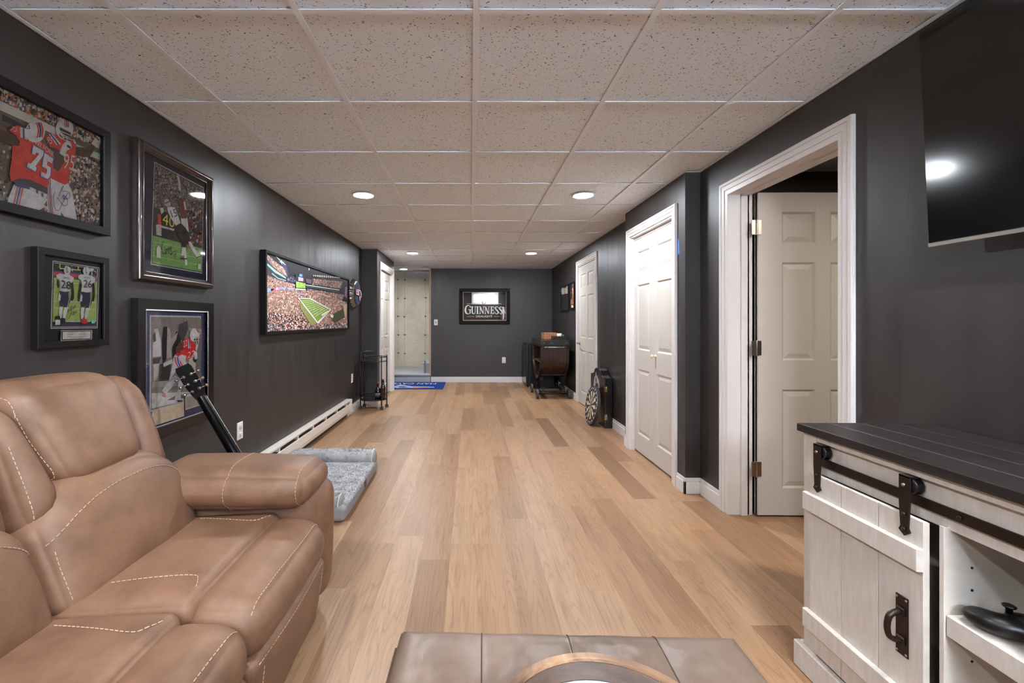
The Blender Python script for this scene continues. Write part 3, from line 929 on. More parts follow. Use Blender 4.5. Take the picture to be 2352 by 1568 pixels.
def quad(X, y0, y1, z0, z1): return [(X, y0, z0), (X, y1, z0), (X, y1, z1), (X, y0, z1)]
def picture(label, y0, y1, z0, z1, wdt, depth, m, **kw):
    t = thing('framed_picture', label, 'picture', (XL, (y0 + y1) / 2, (z0 + z1) / 2))
    frame_rails(t, y0, y1, z0, z1, wdt, depth, m, **kw)
    return t
CROWD = [(150, 128, 112), (110, 92, 80), (70, 60, 55), (196, 186, 176), (40, 36, 35), (130, 104, 88), (175, 150, 132), (60, 66, 80), (90, 78, 70)]
SKIN = (74, 54, 46)
PX = XL + .012
# --- the big celebration photograph
z7 = (0, 190, 4.612)
t = picture('large black framed photo of two players in red jerseys hugging', 1.27, 1.851, 1.572, 2.018, .034, .03, FRAMEBLK)
p = Print('x', PX, (1, 0, 0), z7, gain=2.3)
p.poly(quad(PX, 1.30, 1.82, 1.60, 1.988), (88, 78, 70), True)
R = random.Random(3)
p.specks([(-560, -300), (0, 45), (1100, 560), (1090, 720), (600, 460), (0, 230), (-560, 0)], 700, 24, [(214, 120, 70), (220, 210, 196), (60, 60, 58), (150, 160, 150), (190, 96, 60), (40, 38, 40), (200, 180, 160), (90, 80, 110)], R)
p.poly([(-560, -80), (0, 190), (620, 490), (600, 560), (0, 290), (-560, 40)], (168, 172, 160))
p.poly([(20, 330), (250, 450), (250, 500), (20, 400)], (44, 40, 42))
p.poly([(780, 640), (1080, 760), (1080, 830), (780, 700)], (150, 168, 156))
p.specks([(-560, 300), (0, 600), (120, 640), (120, 1080), (60, 1290), (-560, 1200)], 260, 24, CROWD, R)
p.specks([(720, 700), (1080, 840), (1085, 1530), (800, 1450), (700, 1000)], 620, 22, CROWD + [(210, 204, 196)], R)
p.specks([(430, 1180), (520, 1180), (520, 1390), (430, 1360)], 50, 16, CROWD, R)
p.poly([(480, 985), (560, 1000), (720, 1070), (760, 1150), (790, 1330), (812, 1470), (640, 1425), (560, 1400), (500, 1385)], (226, 222, 224))
p.poly([(640, 1110), (700, 1120), (740, 1260), (735, 1440), (690, 1432), (650, 1330)], (188, 188, 200))
p.poly([(640, 1370), (688, 1432), (638, 1424)], (60, 60, 90))
for dx, c in ((0, (150, 60, 60)), (16, (56, 60, 110)), (32, (150, 60, 60))): p.ribbon([(492 + dx, 1000), (502 + dx, 1200), (522 + dx, 1395)], 9, c)
p.poly([(468, 570), (520, 540), (590, 548), (700, 590), (780, 600), (812, 690), (785, 800), (775, 880), (735, 960), (712, 1060), (680, 1080), (600, 1045), (515, 1000), (540, 800), (520, 680)], (206, 58, 44))
p.poly([(515, 1000), (540, 930), (600, 960), (735, 960), (712, 1060), (680, 1080), (600, 1045)], (170, 44, 36))
p.poly([(800, 675), (900, 690), (985, 660), (1000, 700), (950, 778), (880, 790), (790, 760)], SKIN)
p.poly([(510, 680), (580, 690), (640, 735), (690, 790), (650, 880), (610, 940), (550, 900), (540, 780)], SKIN)
p.poly([(510, 545), (545, 540), (640, 650), (590, 660)], (232, 228, 226)); p.ribbon([(528, 545), (612, 655)], 14, (50, 56, 120))
p.poly([(760, 600), (780, 600), (802, 650), (780, 640)], (232, 228, 226))
p.poly([(620, 745), (650, 660), (690, 615), (745, 640), (752, 690), (700, 720), (675, 785)], (226, 222, 216)); p.ribbon([(700, 665), (740, 690)], 20, (40, 40, 44))
p.poly([(958, 645), (985, 600), (1000, 565), (1050, 580), (1062, 630), (1020, 690)], (222, 220, 216)); p.ribbon([(1000, 570), (1040, 610)], 12, (50, 50, 54))
p.text('95', (655, 905), (768, 930), (675, 745), (240, 236, 232)); p.text('95', (480, 640), (538, 650), (490, 570), (235, 230, 226))
p.ell(672, 490, 95, 114, (228, 226, 222))
for x, c in ((678, (190, 60, 56)), (695, (52, 58, 112)), (712, (190, 60, 56))): p.ribbon([(x - 6, 388), (x, 420), (x + 2, 470)], 13, c)
p.poly([(618, 468), (740, 530), (735, 580), (680, 560), (625, 520)], (52, 40, 38))
p.poly([(610, 535), (680, 570), (745, 590), (735, 625), (690, 610), (625, 580)], (66, 54, 50))
for a in ([(600, 520), (660, 575), (750, 605)], [(605, 560), (670, 605), (735, 628)], [(640, 530), (665, 610)], [(690, 560), (700, 620)], [(598, 500), (740, 560)]): p.ribbon(a, 9, (232, 230, 228))
p.poly([(-560, 470), (0, 500), (75, 520), (150, 560), (188, 620), (180, 668), (112, 664), (60, 640), (0, 632), (-560, 600)], SKIN)
p.poly([(130, 1075), (300, 1100), (480, 1180), (470, 1260), (430, 1330), (380, 1362), (330, 1352), (55, 1288), (75, 1210)], (226, 228, 236))
p.poly([(215, 1120), (350, 1160), (340, 1330), (230, 1290)], (204, 212, 228))
for dx, c in ((0, (160, 90, 90)), (28, (70, 76, 120)), (56, (160, 90, 90))): p.ribbon([(172 + dx, 1095), (150 + dx, 1190), (125 + dx, 1300)], 18, c)
p.poly([(95, 1040), (180, 1010), (300, 1020), (490, 1100), (482, 1180), (300, 1100), (140, 1060)], (62, 58, 58))
p.poly([(140, 1058), (300, 1096), (296, 1130), (138, 1092)], (66, 66, 100))
for x in (365, 420): p.poly([(x, 1130 + (x - 365) * .6), (x + 22, 1140 + (x - 365) * .6), (x + 22, 1178 + (x - 365) * .6), (x, 1168 + (x - 365) * .6)], (66, 66, 100))
p.poly([(70, 505), (110, 470), (165, 448), (268, 492), (270, 560), (345, 590), (450, 645), (548, 755), (545, 900), (505, 985), (487, 1112), (300, 1025), (180, 1012), (95, 1045), (80, 955), (105, 800), (110, 664), (180, 668), (188, 620), (150, 560)], (216, 60, 44))
p.poly([(85, 960), (110, 850), (300, 930), (505, 985), (487, 1112), (300, 1025), (180, 1012), (95, 1045)], (196, 50, 38))
p.poly([(190, 468), (268, 492), (268, 606), (196, 574)], (236, 232, 232)); p.poly([(218, 478), (238, 484), (240, 594), (222, 586)], (60, 64, 128))
p.text('75', (85, 500), (150, 520), (110, 460), (236, 230, 226))
p.ell(352, 520, 106, 114, (236, 230, 218))
for dx, c in ((0, (200, 62, 56)), (22, (52, 58, 112)), (44, (200, 62, 56))): p.smooth_ribbon([(362 + dx, 420), (384 + dx, 480), (380 + dx, 560), (366 + dx + dx * .2, 575)], 17, c)
p.ribbon([(282, 450), (290, 490)], 10, (44, 44, 70)); p.ribbon([(262, 480), (272, 490)], 10, (44, 44, 70))
p.text('WILFORK', (342, 650), (548, 788), (347, 590), (238, 232, 228))
for o_, c in ((10, (84, 70, 130)), (0, (238, 234, 232))):
    p.poly([(330 - o_, 662 - o_), (440 + o_, 722 - o_), (432 + o_, 770), (350 + o_ * .3, 885), (365 + o_, 900), (352 + o_, 942 + o_), (262 - o_, 890 + o_), (272 - o_, 845), (300, 858), (390, 752), (358, 735), (345, 765), (315 - o_, 750)], c)
    p.poly([(448 - o_, 742 - o_), (540 + o_, 805 - o_), (530 + o_, 855 + o_), (480, 830), (472, 872), (515 + o_, 900), (510 + o_, 985), (480 + o_, 1022 + o_), (410 - o_, 985 + o_), (415 - o_, 940), (468, 968), (474, 915), (422 - o_, 885 + o_ * .5)], c)
for a in ([(600, 1200), (650, 1090), (630, 1140), (690, 1150)], [(560, 1150), (540, 1220), (560, 1330), (600, 1350), (640, 1270), (700, 1160), (715, 1210), (660, 1230), (650, 1190), (700, 1240)], [(580, 1210), (640, 1290), (680, 1300), (690, 1240), (640, 1180)]):
    p.smooth_ribbon(a, 6, (60, 58, 110))
world_part(p.build('photo_print', INK, recalc=False), t)
glass_pane(t, 1.30, 1.82, 1.60, 1.988, XL + .022)

# --- small double portrait with a name plate
t = picture('small black framed photo of two players seen from behind, with name plate', 1.541, 1.846, 1.107, 1.476, .026, .028, FRAMEBLK)
p = Print('x', PX, (1, 0, 0), (110, 590, 7.84), gain=2.0)
p.poly(quad(PX, 1.56, 1.83, 1.125, 1.46), (30, 28, 28), True)
p.poly([(86, 64), (930, 192), (894, 1282), (48, 1290)], (214, 208, 202)); p.poly([(98, 80), (916, 204), (880, 1268), (62, 1275)], (26, 24, 26))
p.poly([(108, 98), (898, 216), (866, 1256), (72, 1262)], (214, 208, 202)); p.poly([(108, 108), (884, 222), (856, 1244), (76, 1252)], (138, 154, 88))
p.poly([(108, 108), (884, 222), (882, 330), (104, 260)], (40, 36, 38))
p.specks([(108, 120), (880, 230), (880, 310), (106, 250)], 60, 14, [(190, 180, 170), (60, 56, 60), (110, 96, 90)], R)
p.poly([(104, 245), (880, 322), (878, 360), (104, 272)], (60, 74, 130)); p.poly([(104, 268), (270, 286), (268, 345), (104, 330)], (186, 62, 56)); p.poly([(380, 300), (560, 320), (556, 410), (380, 390)], (190, 56, 56))
p.poly([(820, 360), (880, 366), (878, 450), (830, 440)], (150, 56, 56)); p.poly([(104, 330), (880, 400), (878, 450), (102, 372)], (88, 82, 70))
p.poly([(102, 370), (878, 446), (856, 1170), (80, 1165)], (140, 158, 88))
p.specks([(100, 400), (876, 470), (858, 1160), (82, 1150)], 260, 18, [(126, 146, 76), (152, 170, 100), (140, 158, 88), (132, 148, 84)], R, .4)
for y in (470, 800, 925): p.ribbon([(98, y - 10), (490, y + 5), (868, y + 20)], 9, (200, 206, 176))
p.poly([(80, 1160), (860, 1165), (856, 1244), (76, 1252)], (52, 50, 66)); p.ribbon([(80, 1160), (860, 1163)], 14, (220, 216, 210))
for a in ([(204, 118), (206, 205)], [(200, 205), (580, 238)], [(532, 165), (534, 236)]): p.ribbon(a, 20, (206, 190, 96))
p.ell(775, 232, 40, 30, (216, 216, 214)); p.ribbon([(775, 260), (778, 330)], 14, (190, 190, 190))
NAVY, WHT, BLK = (40, 40, 62), (224, 214, 210), (28, 26, 28)
for k, (ox, oy) in enumerate(((0, 0), (385, 12))):
    def P2(a): return [(x + ox, y + oy) for x, y in a]
    arms = ([[(150, 400), (182, 420), (190, 540), (165, 560), (150, 470)], [(400, 470), (440, 455), (456, 620), (455, 745), (420, 795), (398, 760), (415, 640)]],
            [[(175, 420), (205, 500), (170, 680), (170, 790), (140, 780), (135, 690), (160, 560)], [(380, 470), (430, 450), (440, 580), (440, 700), (420, 790), (398, 770), (405, 640)]])[k]
    for a in arms: p.poly(P2(a), BLK)
    p.poly(P2([(135, 320), (200, 298), (280, 312), (380, 325), (455, 375), (440, 430), (388, 470), (385, 615), (290, 628), (196, 612), (205, 470), (185, 400), (140, 375)]), WHT)
    p.poly(P2([(196, 610), (290, 628), (372, 625), (385, 790), (345, 900), (275, 905), (265, 800), (250, 895), (195, 888)]), NAVY)
    p.ribbon(P2([(362, 630), (366, 760), (335, 900)]), 12, (190, 150, 150))
    p.poly(P2([(190, 640), (215, 700), (205, 790), (160, 780), (175, 700)]), WHT)
    p.poly(P2([(195, 892), (250, 900), (236, 1060), (215, 1110), (188, 1100), (180, 980)]), (214, 206, 200)); p.poly(P2([(275, 905), (342, 905), (320, 1010), (290, 1110), (252, 1100), (250, 1010)]), (214, 206, 200))
    p.poly(P2([(190, 1110), (230, 1095), (292, 1105), (300, 1180), (240, 1195), (195, 1170)]), BLK if k == 0 else (170, 40, 44))
    p.ell(328 + ox * .88, 240 + oy, 64, 76, (196, 190, 186)); p.ell(330 + ox * .88, 272 + oy, 20, 18, (120, 112, 112)); p.ribbon([(320 + ox * .88, 172 + oy), (322 + ox * .88, 250 + oy)], 9, (60, 62, 96)); p.ribbon([(286 + ox * .88, 305 + oy), (372 + ox * .88, 312 + oy)], 16, (220, 214, 210))
p.text('28', (212, 555), (386, 582), (216, 415), (50, 44, 54)); p.text('26', (612, 548), (762, 556), (618, 410), (50, 44, 54))
p.text('WHITE', (246, 388), (360, 408), (250, 350), (90, 80, 84)); p.text('MICHEL', (622, 388), (746, 394), (624, 352), (90, 80, 84))
p.smooth_ribbon([(300, 1130), (360, 1080), (390, 960), (320, 990), (400, 880), (380, 960), (470, 860), (430, 930), (495, 890)], 6, (30, 28, 34))
p.smooth_ribbon([(420, 1000), (450, 980), (420, 1040), (480, 1000), (490, 970), (450, 1000), (490, 1005)], 6, (30, 28, 34))
p.poly([(108, 1060), (188, 1062), (184, 1118), (104, 1116)], (24, 24, 26)); p.poly([(104, 1130), (190, 1132), (186, 1220), (96, 1222)], (196, 190, 190)); p.poly([(752, 1140), (810, 1135), (815, 1195), (755, 1200)], (120, 190, 180))
p.poly([(204, 1320), (766, 1314), (760, 1492), (196, 1512)], (214, 208, 202)); p.poly([(212, 1330), (752, 1324), (746, 1480), (206, 1500)], (22, 20, 20)); p.poly([(230, 1346), (738, 1336), (732, 1466), (228, 1482)], (178, 172, 168))
for s_, a, c_, d_ in (('JAMES', (312, 1375), (424, 1372), (312, 1352)), ('WHITE', (305, 1412), (426, 1408), (305, 1386)), ('SONY', (556, 1368), (640, 1365), (556, 1346)), ('MICHEL', (526, 1406), (662, 1402), (526, 1380)),
                      ('SUPER BOWL CHAMPIONS', (314, 1446), (656, 1438), (314, 1426)), ('NEW ENGLAND PATRIOTS', (370, 1464), (604, 1456), (370, 1450))): p.text(s_, a, c_, d_, (52, 46, 46))
world_part(p.build('photo_print', INK, recalc=False), t)
glass_pane(t, 1.566, 1.822, 1.13, 1.452, XL + .02)

# --- catch photograph in the mahogany frame
t = picture('tall mahogany framed photo of a player leaping for a catch, blue mat', 2.003, 2.584, 1.402, 2.066, .046, .04, FRAMEMAHO, round_=True)
p = Print('x', PX, (1, 0, 0), (340, 360, 5.6), gain=1.6)
p.poly(quad(PX, 2.04, 2.55, 1.44, 2.03), (44, 46, 66), True)
A, B_, C_, D_ = (80, 62), (716, 392), (694, 1500), (34, 1384)
p.poly([A, B_, C_, D_], (206, 200, 196)); p.poly([(86, 74), (708, 404), (690, 1488), (44, 1374)], (36, 36, 44)); p.poly([(90, 84), (700, 412), (684, 1478), (48, 1366)], (112, 106, 104))
p.specks([(90, 90), (700, 418), (690, 960), (66, 640)], 1300, 15, [(70, 64, 64), (120, 112, 108), (150, 142, 138), (96, 88, 86), (50, 46, 48), (170, 164, 160)], R)
p.poly([(66, 640), (690, 880), (688, 1175), (56, 1010)], (66, 60, 62))
p.specks([(480, 640), (695, 700), (690, 1150), (520, 1080)], 160, 24, [(40, 36, 40), (150, 60, 60), (176, 170, 168), (100, 90, 88), (60, 54, 56)], R)
p.poly([(160, 690), (240, 720), (335, 930), (160, 880)], (34, 30, 32)); p.ribbon([(160, 895), (335, 940)], 26, (190, 186, 184)); p.poly([(160, 910), (335, 955), (335, 1070), (160, 1030)], (48, 42, 42))
p.poly([(56, 1012), (686, 1178), (684, 1478), (48, 1366)], (126, 164, 96))
p.specks([(56, 1020), (684, 1184), (682, 1470), (50, 1360)], 200, 26, [(116, 156, 88), (138, 174, 108), (126, 164, 96)], R, .35)
for y in (1090, 1180, 1270): p.ribbon([(56, y), (684, y + 130)], 6, (176, 200, 150))
p.poly([(148, 660), (195, 650), (200, 700), (165, 740)], (200, 194, 190)); p.poly([(115, 735), (160, 740), (165, 870), (118, 860)], (186, 74, 60)); p.poly([(95, 870), (165, 870), (165, 1020), (100, 1000)], (180, 174, 172))
p.text('40', (176, 868), (330, 915), (182, 722), (222, 200, 90))
p.poly([(412, 785), (498, 780), (518, 965), (480, 1010), (430, 900)], (206, 198, 194)); p.poly([(380, 560), (440, 545), (478, 600), (500, 700), (490, 790), (430, 795), (400, 690)], (110, 62, 60))
p.ribbon([(375, 240), (395, 330), (402, 430)], 30, (190, 186, 184)); p.poly([(445, 580), (470, 575), (488, 680), (466, 690)], (190, 180, 178))
p.ribbon([(215, 690), (160, 520), (125, 390)], [40, 30, 18], (112, 94, 86)); p.ribbon([(335, 660), (290, 540), (240, 430)], [42, 32, 18], (122, 104, 96))
p.poly([(232, 650), (280, 640), (335, 652), (372, 740), (412, 850), (350, 886), (290, 800), (250, 720)], (216, 210, 206)); p.text('15', (305, 785), (372, 762), (272, 690), (40, 38, 44))
p.ell(238, 592, 40, 52, (176, 168, 164), rot=-.4); p.ribbon([(205, 600), (270, 570)], 14, (120, 60, 60))
p.poly([(345, 888), (412, 850), (470, 910), (515, 980), (538, 1085), (500, 1110), (470, 1165), (430, 1160), (400, 1060), (330, 940)], (44, 36, 38))
p.poly([(508, 1096), (538, 1085), (575, 1150), (612, 1220), (585, 1245), (545, 1180)], (214, 208, 206)); p.poly([(585, 1240), (612, 1215), (672, 1275), (655, 1300), (612, 1285)], (206, 200, 198)); p.ribbon([(610, 1300), (672, 1272)], 10, (40, 38, 40))
p.poly([(430, 1160), (470, 1165), (482, 1240), (494, 1390), (466, 1396), (450, 1270), (410, 1270), (420, 1220)], (214, 208, 206)); p.ribbon([(405, 1308), (490, 1312)], 14, (50, 46, 50)); p.poly([(480, 1150), (515, 1120), (530, 1180), (490, 1190)], (150, 90, 86))
p.smooth_ribbon([(205, 1110), (180, 1090), (165, 1180), (190, 1250), (230, 1180), (215, 1260), (260, 1160), (250, 1250), (290, 1150), (280, 1260), (310, 1230), (350, 1210), (330, 1300)], 5, (40, 44, 44))
p.poly([(95, 1175), (120, 1140), (145, 1170), (150, 1310), (95, 1290)], (196, 196, 190)); p.poly([(630, 1380), (665, 1370), (665, 1450), (630, 1440)], (200, 204, 196))
world_part(p.build('photo_print', INK, recalc=False), t)
glass_pane(t, 2.045, 2.545, 1.445, 2.025, XL + .018)

# --- running back photograph, black frame with a silver bead
t = picture('tall black framed photo of a running player in red, blue mat and beaded edge', 1.997, 2.587, .632, 1.316, .05, .034, mat('gloss_black_frame', lin(22, 19, 19), .25))
q = MB(); rr = .0035
for a, c in (((2.05, .685), (2.05, 1.263)), ((2.05, 1.263), (2.534, 1.263)), ((2.534, 1.263), (2.534, .685)), ((2.534, .685), (2.05, .685))):
    n = int(max(abs(a[0] - c[0]), abs(a[1] - c[1])) / .0075)
    for k in range(n):
        yy = a[0] + (c[0] - a[0]) * k / n; zz = a[1] + (c[1] - a[1]) * k / n
        q.add([(XL + .03, yy - rr, zz - rr), (XL + .03, yy + rr, zz - rr), (XL + .03, yy + rr, zz + rr), (XL + .03, yy - rr, zz + rr), (XL + .035, yy, zz)], [(0, 1, 4), (1, 2, 4), (2, 3, 4), (3, 0, 4)])
world_part(q.build('silver_bead', SILVER), t)
p = Print('x', PX, (1, 0, 0), (330, 690, 5.406), gain=1.9)
p.poly(quad(PX, 2.04, 2.545, .67, 1.275), (58, 66, 98), True)
p.poly(quad(PX + .0005, 2.098, 2.498, .765, 1.238), (214, 208, 202), True); p.k = 6
p.poly(quad(PX + .0006, 2.106, 2.490, .773, 1.230), (124, 118, 114), True); p.k = 8
for pts, c in (([(110, 215), (720, 232), (716, 420), (110, 420)], (108, 102, 100)), ([(110, 290), (560, 300), (560, 340), (110, 330)], (176, 170, 166)), ([(320, 220), (400, 222), (390, 420), (320, 420)], (60, 56, 54)),
               ([(240, 330), (290, 320), (300, 700), (230, 800), (220, 500)], (50, 46, 46)), ([(130, 350), (175, 350), (210, 500), (215, 690), (110, 700), (112, 480)], (196, 190, 184)), ([(110, 430), (140, 380), (150, 500), (115, 520)], (60, 56, 56)),
               ([(290, 320), (330, 380), (340, 700), (280, 720)], (160, 154, 150)), ([(350, 560), (400, 380), (470, 420), (440, 600), (350, 720)], (38, 34, 36)), ([(330, 480), (420, 390), (400, 480), (340, 590)], (150, 144, 140)),
               ([(430, 300), (540, 250), (545, 360), (480, 520), (420, 400)], (72, 68, 68)), ([(560, 340), (715, 350), (712, 620), (560, 640)], (150, 144, 140)), ([(660, 420), (712, 420), (706, 960), (640, 960)], (110, 104, 102)), ([(560, 700), (640, 640), (640, 940), (540, 900)], (170, 164, 160)),
               ([(105, 720), (210, 700), (190, 780), (110, 790)], (60, 56, 56)), ([(110, 790), (190, 780), (160, 990), (120, 1000)], (176, 170, 166)), ([(190, 790), (330, 760), (320, 1000), (180, 1050)], (54, 50, 50)), ([(100, 1010), (700, 960), (695, 1100), (90, 1100)], (150, 144, 140)),
               ([(90, 1080), (695, 1040), (690, 1170), (90, 1170)], (126, 120, 114)), ([(90, 1150), (690, 1130), (688, 1210), (92, 1340)], (206, 200, 192)), ([(280, 1240), (430, 1160), (560, 1190), (400, 1230)], (96, 90, 86)), ([(520, 1210), (640, 1170), (600, 1210)], (80, 76, 72))): p.poly(pts, c)
p.poly([(232, 778), (345, 730), (350, 775), (240, 826)], (232, 228, 222))
p.poly([(372, 690), (400, 640), (500, 720), (545, 830), (560, 900), (480, 900), (400, 860), (340, 960), (320, 1050), (300, 1010), (330, 880), (350, 760)], (232, 228, 226)); p.poly([(300, 1000), (380, 930), (420, 960), (330, 1090), (255, 1170), (210, 1130)], (230, 226, 224))
for k in range(3): p.ribbon([(214, 1130 + k * 22), (240, 1150 + k * 20), (262, 1170 + k * 14)], 8, (170, 50, 50))
p.poly([(420, 950), (500, 960), (450, 1120), (455, 1230), (400, 1250), (372, 1220), (420, 1110)], (228, 224, 220)); p.poly([(400, 1235), (470, 1235), (475, 1255), (415, 1262)], (50, 46, 46))
for dx, c in ((-14, (196, 52, 48)), (6, (226, 222, 222)), (14, (40, 64, 150)), (34, (226, 222, 222)), (44, (196, 52, 48))): p.smooth_ribbon([(392 + dx, 700), (405 + dx, 770), (440 + dx, 830), (480 + dx, 880)], 14, c)
p.poly([(385, 590), (430, 520), (480, 510), (475, 610), (445, 650), (420, 700), (385, 660)], (86, 62, 52))
p.poly([(470, 520), (500, 470), (570, 470), (620, 540), (640, 560), (635, 630), (600, 700), (540, 730), (460, 700), (385, 680), (390, 655), (440, 650), (475, 605)], (198, 36, 40))
p.poly([(535, 480), (552, 475), (575, 590), (545, 595)], (232, 226, 226)); p.ribbon([(548, 480), (562, 590)], 10, (50, 60, 130)); p.poly([(640, 545), (668, 540), (650, 620), (630, 610)], (226, 222, 222))
p.text('22', (482, 580), (530, 560), (478, 500), (236, 230, 230)); p.text('22', (525, 720), (620, 690), (535, 640), (236, 230, 230))
p.ell(482, 660, 38, 50, (186, 66, 58), rot=-.4); p.poly([(420, 690), (455, 670), (520, 690), (500, 740), (455, 760), (425, 735)], (226, 222, 218)); p.poly([(605, 620), (650, 640), (655, 720), (620, 730)], (222, 218, 214)); p.poly([(605, 690), (620, 730), (650, 735), (630, 770), (605, 745)], (30, 28, 30))
p.ell(618, 430, 60, 86, (228, 224, 222)); p.ribbon([(640, 350), (670, 400)], 12, (190, 50, 50)); p.poly([(612, 470), (660, 450), (672, 500), (640, 535), (610, 500)], (60, 50, 50))
for a in ([(600, 470), (678, 465)], [(610, 500), (678, 500)], [(630, 460), (640, 540)], [(660, 455), (664, 530)]): p.ribbon(a, 8, (230, 226, 224))
p.smooth_ribbon([(290, 1010), (380, 960), (430, 1000), (380, 990), (400, 1060), (300, 1110)], 5, (80, 76, 110))
p.poly(quad(PX + .0030, 2.10, 2.335, .695, .772), (206, 198, 190), True); p.poly(quad(PX + .0032, 2.104, 2.331, .699, .768), (188, 168, 148), True)
p.poly(quad(PX + .0030, 2.345, 2.495, .725, .80), (206, 198, 190), True); p.poly(quad(PX + .0032, 2.351, 2.489, .731, .794), (150, 142, 136), True)
def ptext(s_, y0, y1, z0, z1, c):
    vs_, fs = text_mesh(s_); p.color = lin(*c); p.add([(PX + .0062, y0 + (y1 - y0) * v[0], z0 + (z1 - z0) * v[1]) for v in vs_], fs)
ptext('STEVAN RIDLEY', 2.125, 2.312, .735, .753, (90, 78, 72)); ptext('New England', 2.17, 2.265, .714, .724, (110, 98, 90))
world_part(p.build('photo_print', INK, recalc=False), t)
glass_pane(t, 2.045, 2.54, .68, 1.268, XL + .024)

# --- wide stadium panorama
t = picture('very wide black framed night stadium panorama beside the bottle cap sign', 3.227, 5.452, 1.108, 1.746, .022, .042, FRAMEBLK)
PX5 = XL + .03
p = Print('x', PX5, (1, 0, 0), (600, 570, 7.838), gain=1.5)
p.poly(quad(PX5, 3.245, 5.434, 1.127, 1.728), (18, 17, 22), True)
STAND = [(176, 138, 118), (150, 114, 98), (120, 94, 84), (196, 164, 146), (90, 74, 68), (60, 52, 52), (206, 190, 178), (140, 104, 90)]
def stand(poly, n, size, base=(142, 108, 94)):
    p.poly(poly, base); p.specks(poly, n, size, STAND, R, 1.5)
stand([(104, 110), (240, 230), (430, 372), (476, 512), (380, 470), (210, 330), (106, 200)], 260, 11, (120, 96, 86))
p.poly([(106, 200), (210, 330), (380, 470), (476, 512), (560, 640), (300, 600), (104, 470)], (44, 40, 46))
p.poly([(100, 265), (250, 390), (440, 520), (442, 545), (250, 440), (100, 300)], (128, 196, 200)); p.poly([(240, 385), (330, 465), (320, 480), (238, 420)], (140, 200, 90)); p.ribbon([(190, 450), (300, 540), (440, 580)], 16, (110, 170, 190))
p.poly([(250, 140), (430, 372), (470, 500), (500, 470), (440, 300)], (44, 48, 78)); p.ribbon([(262, 140), (360, 240), (438, 300)], 10, (190, 200, 230)); p.ell(366, 248, 18, 18, (240, 244, 255)); p.ribbon([(320, 244), (412, 252)], 6, (200, 212, 240)); p.ribbon([(362, 205), (370, 292)], 6, (200, 212, 240))
p.poly([(475, 490), (620, 520), (620, 640), (470, 600)], (34, 36, 48)); p.specks([(475, 490), (620, 520), (620, 640), (470, 600)], 40, 14, [(70, 76, 96), (120, 124, 140), (30, 30, 40)], R)
stand([(915, 545), (1475, 600), (1440, 725), (912, 650)], 420, 11, (104, 82, 76))
p.ribbon([(800, 660), (1000, 690), (1405, 752)], 14, (190, 206, 208)); p.ribbon([(800, 690), (1000, 715), (1400, 790)], 10, (84, 96, 110)); p.poly([(1470, 575), (1550, 570), (1540, 960), (1400, 830), (1430, 720)], (26, 22, 28)); p.poly([(1505, 700), (1545, 690), (1538, 900), (1500, 850)], (110, 84, 120))
stand([(92, 480), (300, 570), (600, 650), (600, 740), (440, 700), (90, 740)], 420, 12)
stand([(820, 725), (1260, 800), (1500, 840), (1440, 940), (1260, 890), (830, 780)], 260, 10, (110, 86, 80))
main = [(86, 800), (230, 750), (440, 725), (600, 740), (830, 765), (1250, 880), (1530, 970), (1545, 1430), (78, 1490)]
stand(main, 3600, 13)
p.specks([(80, 1150), (700, 1200), (900, 1400), (1540, 1330), (1545, 1430), (78, 1490)], 900, 17, [(40, 36, 40), (206, 196, 188), (120, 60, 56), (70, 80, 110), (30, 28, 30), (196, 150, 130)], R)
p.poly([(86, 735), (160, 715), (160, 775), (88, 800)], (120, 158, 200)); p.poly([(210, 712), (300, 700), (300, 750), (212, 770)], (206, 70, 110)); p.poly([(250, 712), (290, 706), (290, 745), (252, 752)], (230, 200, 190)); p.poly([(300, 700), (440, 700), (440, 728), (300, 748)], (126, 130, 180)); p.poly([(450, 708), (600, 722), (600, 740), (450, 732)], (140, 150, 190)); p.poly([(605, 720), (790, 735), (790, 758), (605, 745)], (170, 190, 206))
p.poly([(610, 470), (780, 510), (795, 730), (610, 715)], (36, 38, 44)); p.poly([(675, 460), (728, 465), (728, 512), (675, 505)], (84, 130, 200)); p.poly([(655, 515), (745, 535), (745, 595), (655, 585)], (170, 150, 160)); p.poly([(615, 595), (785, 635), (780, 720), (615, 710)], (126, 168, 66)); p.specks([(615, 600), (780, 640), (776, 715), (618, 706)], 30, 12, [(150, 190, 90), (180, 190, 120), (110, 150, 56)], R)
p.poly([(790, 545), (890, 570), (890, 640), (800, 620)], (90, 76, 84)); p.ribbon([(630, 815), (770, 832)], 18, (150, 144, 170)); p.ribbon([(1000, 810), (1250, 875)], 14, (206, 170, 160))
for k in range(13):
    xx = 930 + k * 38; yy = 492 + k * 3; p.ell(xx, yy, 9, 8 + 15 * math.exp(-((k - 5) / 4.0) ** 2), (236, 226, 214))
p.ribbon([(918, 490), (1410, 530)], 6, (190, 180, 170)); p.poly([(836, 355), (852, 355), (852, 395), (836, 395)], (230, 228, 224))
p.poly([(680, 1000), (720, 980), (1000, 1340), (880, 1390), (780, 1220), (690, 1080)], (122, 128, 74))
p.poly([(640, 888), (872, 900), (1250, 1098), (1004, 1362)], (224, 218, 208)); p.poly([(668, 902), (856, 912), (1222, 1102), (1000, 1322)], (112, 136, 62))
for k in range(9):
    a = .12 + k * .095; p.ribbon([(668 + (1000 - 668) * a ** 1.1 * .9 + 10, 902 + (1322 - 902) * a * .92), (856 + (1222 - 856) * a ** .9 * 1.0, 912 + (1102 - 912) * a)], 4 + k * .5, (190, 200, 150))
p.specks([(690, 920), (860, 920), (1150, 1090), (1010, 1240)], 26, 12, [(210, 214, 190)], R, .5)
